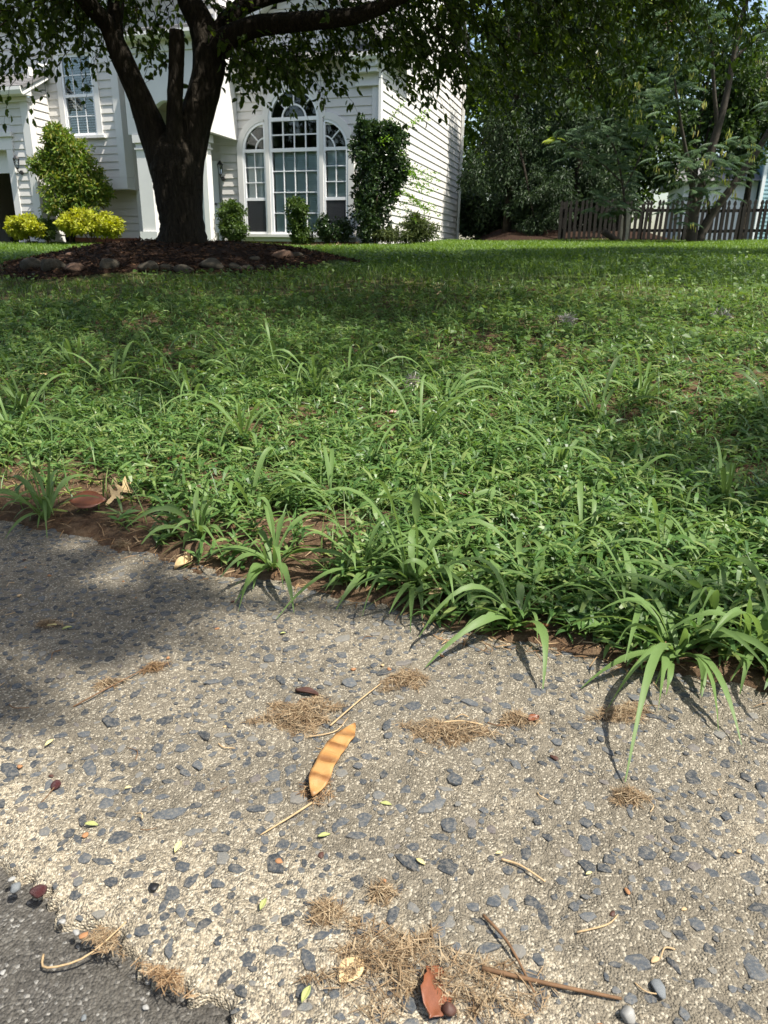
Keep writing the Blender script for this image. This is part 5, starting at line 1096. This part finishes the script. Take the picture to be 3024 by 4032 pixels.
# sticks and stalks
def stick(pts, r, mat, label, group=None, cat='stick'):
    P_ = smooth_curve([(a, b, float(cz(a, b)) + c_) for a, b, c_ in pts], 12); o = P_.mean(0); o[2] = P_[:, 2].min()
    ob = B().tube(P_ - o, list(np.linspace(r, r * .6, 12)), 6).build('stick', mat, None, True, o); return tag(ob, label, cat, group)
stick([(.095, .466, .004), (.15, .452, .005), (.212, .440, .004)], .0023, 'twig_brown', 'straight brown stick pointing away from the large straw heap')
stick([(.131, .590, .004), (.15, .58, .006), (.172, .563, .003)], .0014, 'twig_tan', 'short tan bent stick on bare concrete'); stick([(.103, .521, .004), (.122, .49, .006), (.138, .445, .003)], .0017, 'twig_brown', 'dark curved stick running into the loose straw')
stick([(-.068, .815, .004), (-.03, .87, .008), (.0, .921, .003)], .0013, 'twig_tan', 'long pale straw stem joining two straw clumps', cat='stem'); stick([(-.095, .79, .004), (-.06, .80, .006), (-.045, .835, .003)], .001, 'twig_tan', 'pale straw stem passing behind the seed pod', cat='stem')
stick([(-.432, .849, .003), (-.40, .89, .006), (-.352, .965, .004)], .0013, 'twig_brown', 'thin brown stalk carrying two straw tufts', cat='stem'); stick([(-.078, .67, .003), (-.10, .645, .005), (-.13, .62, .002)], .0014, 'twig_tan', 'dry stalk trailing from the lower tip of the seed pod', cat='stem')
stick([(-.31, .486, .004), (-.300, .470, .008), (-.265, .475, .016), (-.235, .50, .012)], .0012, 'twig_tan', 'pale bent straw lying across the asphalt joint', cat='stem'); stick([(.085, .823, .006), (.11, .825, .008), (.14, .82, .006)], .0014, 'twig_tan', 'pale straight straw on the long straw clump', cat='stem')
stick([(.19, .505, .003), (.22, .512, .005), (.235, .525, .003)], .001, 'twig_tan', 'small hooked straw near the grey pebble', cat='stem')
for i in range(34):
    x, y = xy(random.uniform(-1.4, .2), random.uniform(-.62, -.06)); a = random.uniform(0, 6.28); l = random.uniform(.012, .035)
    stick([(x, y, .002), (x + l * .5 * math.cos(a), y + l * .5 * math.sin(a), .004), (x + l * math.cos(a + .5), y + l * math.sin(a + .5), .002)], random.uniform(.0005, .0011), random.choice(['twig_tan', 'twig_brown', 'twig_tan']), 'tiny dry stem scrap on the concrete', 'stem scraps on the concrete', 'stem')
# leaflets
for (x, y, rz, m, l) in ((-.06, .62, .3, 'leaflet_green', .014), (.045, .586, -.7, 'leaflet_yellow', .012), (-.112, .53, 1.3, 'leaflet_green', .014), (.008, .67, -.2, 'leaflet_green', .014), (-.566, 1.082, .3, 'leaflet_yellow', .016), (-.536, 1.073, .6, 'leaflet_green', .016), (-.168, 1.069, .3, 'leaflet_green', .010), (-.32, .63, -.1, 'leaflet_green', .016), (-.215, .60, 1.4, 'leaflet_yellow', .016), (-.41, 1.352, .5, 'leaflet_yellow', .016), (-.43, .77, 1.2, 'leaflet_yellow', .014), (.22, .575, .4, 'leaflet_yellow', .008), (-.30, .69, .5, 'leaflet_yellow', .008), (.13, .60, .2, 'leaflet_yellow', .008), (-.06, .44, 1.2, 'leaflet_green', .016)):
    leaf_shape(ell, l, l * .42, 'leaflet', m, (x, y), rz, 'tiny pale green leaflet on the concrete' if m == 'leaflet_green' else 'tiny pale yellow leaflet on the concrete', 'leaf', .3, 'small leaflets on the concrete')
# husks, berries, pebbles
def lump(x, y, r, mat, nm, label, cat, group=None, sq=.6, sx_=1.0, seed=0):
    o = bpy.data.objects.new(nm, rock_mesh(200 + seed, mat)); link(o); o.location = (x, y, float(cz(x, y)) + r * sq * .8); o.scale = (r * sx_, r, r * sq); o.rotation_euler = (0, 0, random.uniform(0, 3.1)); return tag(o, label, cat, group)
lump(-.386, .692, .0075, 'berry', 'shrivelled_berry', 'shrivelled dark red berry with a stalk on the concrete', 'berry'); stick([(-.386, .689, .004), (-.388, .678, .003), (-.392, .664, .001)], .0008, 'twig_brown', 'thin stalk of the shrivelled dark berry', cat='stem')
lump(-.225, .548, .0055, 'black_lump', 'charred_scrap', 'small jet black scrap on the pale concrete edge', 'scrap', seed=1); lump(.248, .452, .0065, 'pebble_grey', 'pebble', 'small oblong grey pebble near the straight brown stick', 'pebble', sx_=1.7, seed=2).rotation_euler = (0, 0, 1.75)
lump(.213, .4255, .0075, 'pebble_white', 'pebble', 'whitish pebble close to the oblong grey pebble', 'pebble', sq=.8, seed=3); lump(.062, .428, .007, 'leaf_darkbrown', 'nut_husk', 'round dark nut husk beside the reddish brown leaf', 'husk', sq=.9, seed=4)
lump(-.337, .540, .008, 'berry', 'shrivelled_berry', 'dark withered berry lodged in the asphalt joint', 'berry', seed=5)
for i, (x, y, m, r) in enumerate(((-.372, .556, 'pebble_white', .0035), (-.362, .545, 'pebble_grey', .006), (-.282, .497, 'pebble_white', .0035), (-.274, .493, 'husk', .004), (-.30, .508, 'pebble_white', .003), (-.25, .43, 'pebble_grey', .003), (-.3, .42, 'pebble_white', .002), (-.22, .415, 'pebble_grey', .0025), (-.34, .47, 'pebble_white', .0025), (-.2, .44, 'pebble_white', .003))):
    o = lump(x, y, r, m, 'grit_stone', 'tiny stone chip on the asphalt near the concrete edge', 'stone chip', 'stone chips on the asphalt', .6, 1.2, 20 + i)
for i in range(42):
    x, y = xy(random.uniform(-1.3, .15), random.uniform(-.65, -.05)); lump(x, y, random.uniform(.002, .0042), random.choice(['husk', 'husk', 'twig_tan', 'leaf_darkbrown']), 'seed_husk', 'tiny brown seed husk on the concrete', 'husk', 'seed husks on the concrete', .7, random.uniform(1, 1.8), 40 + i % 6)
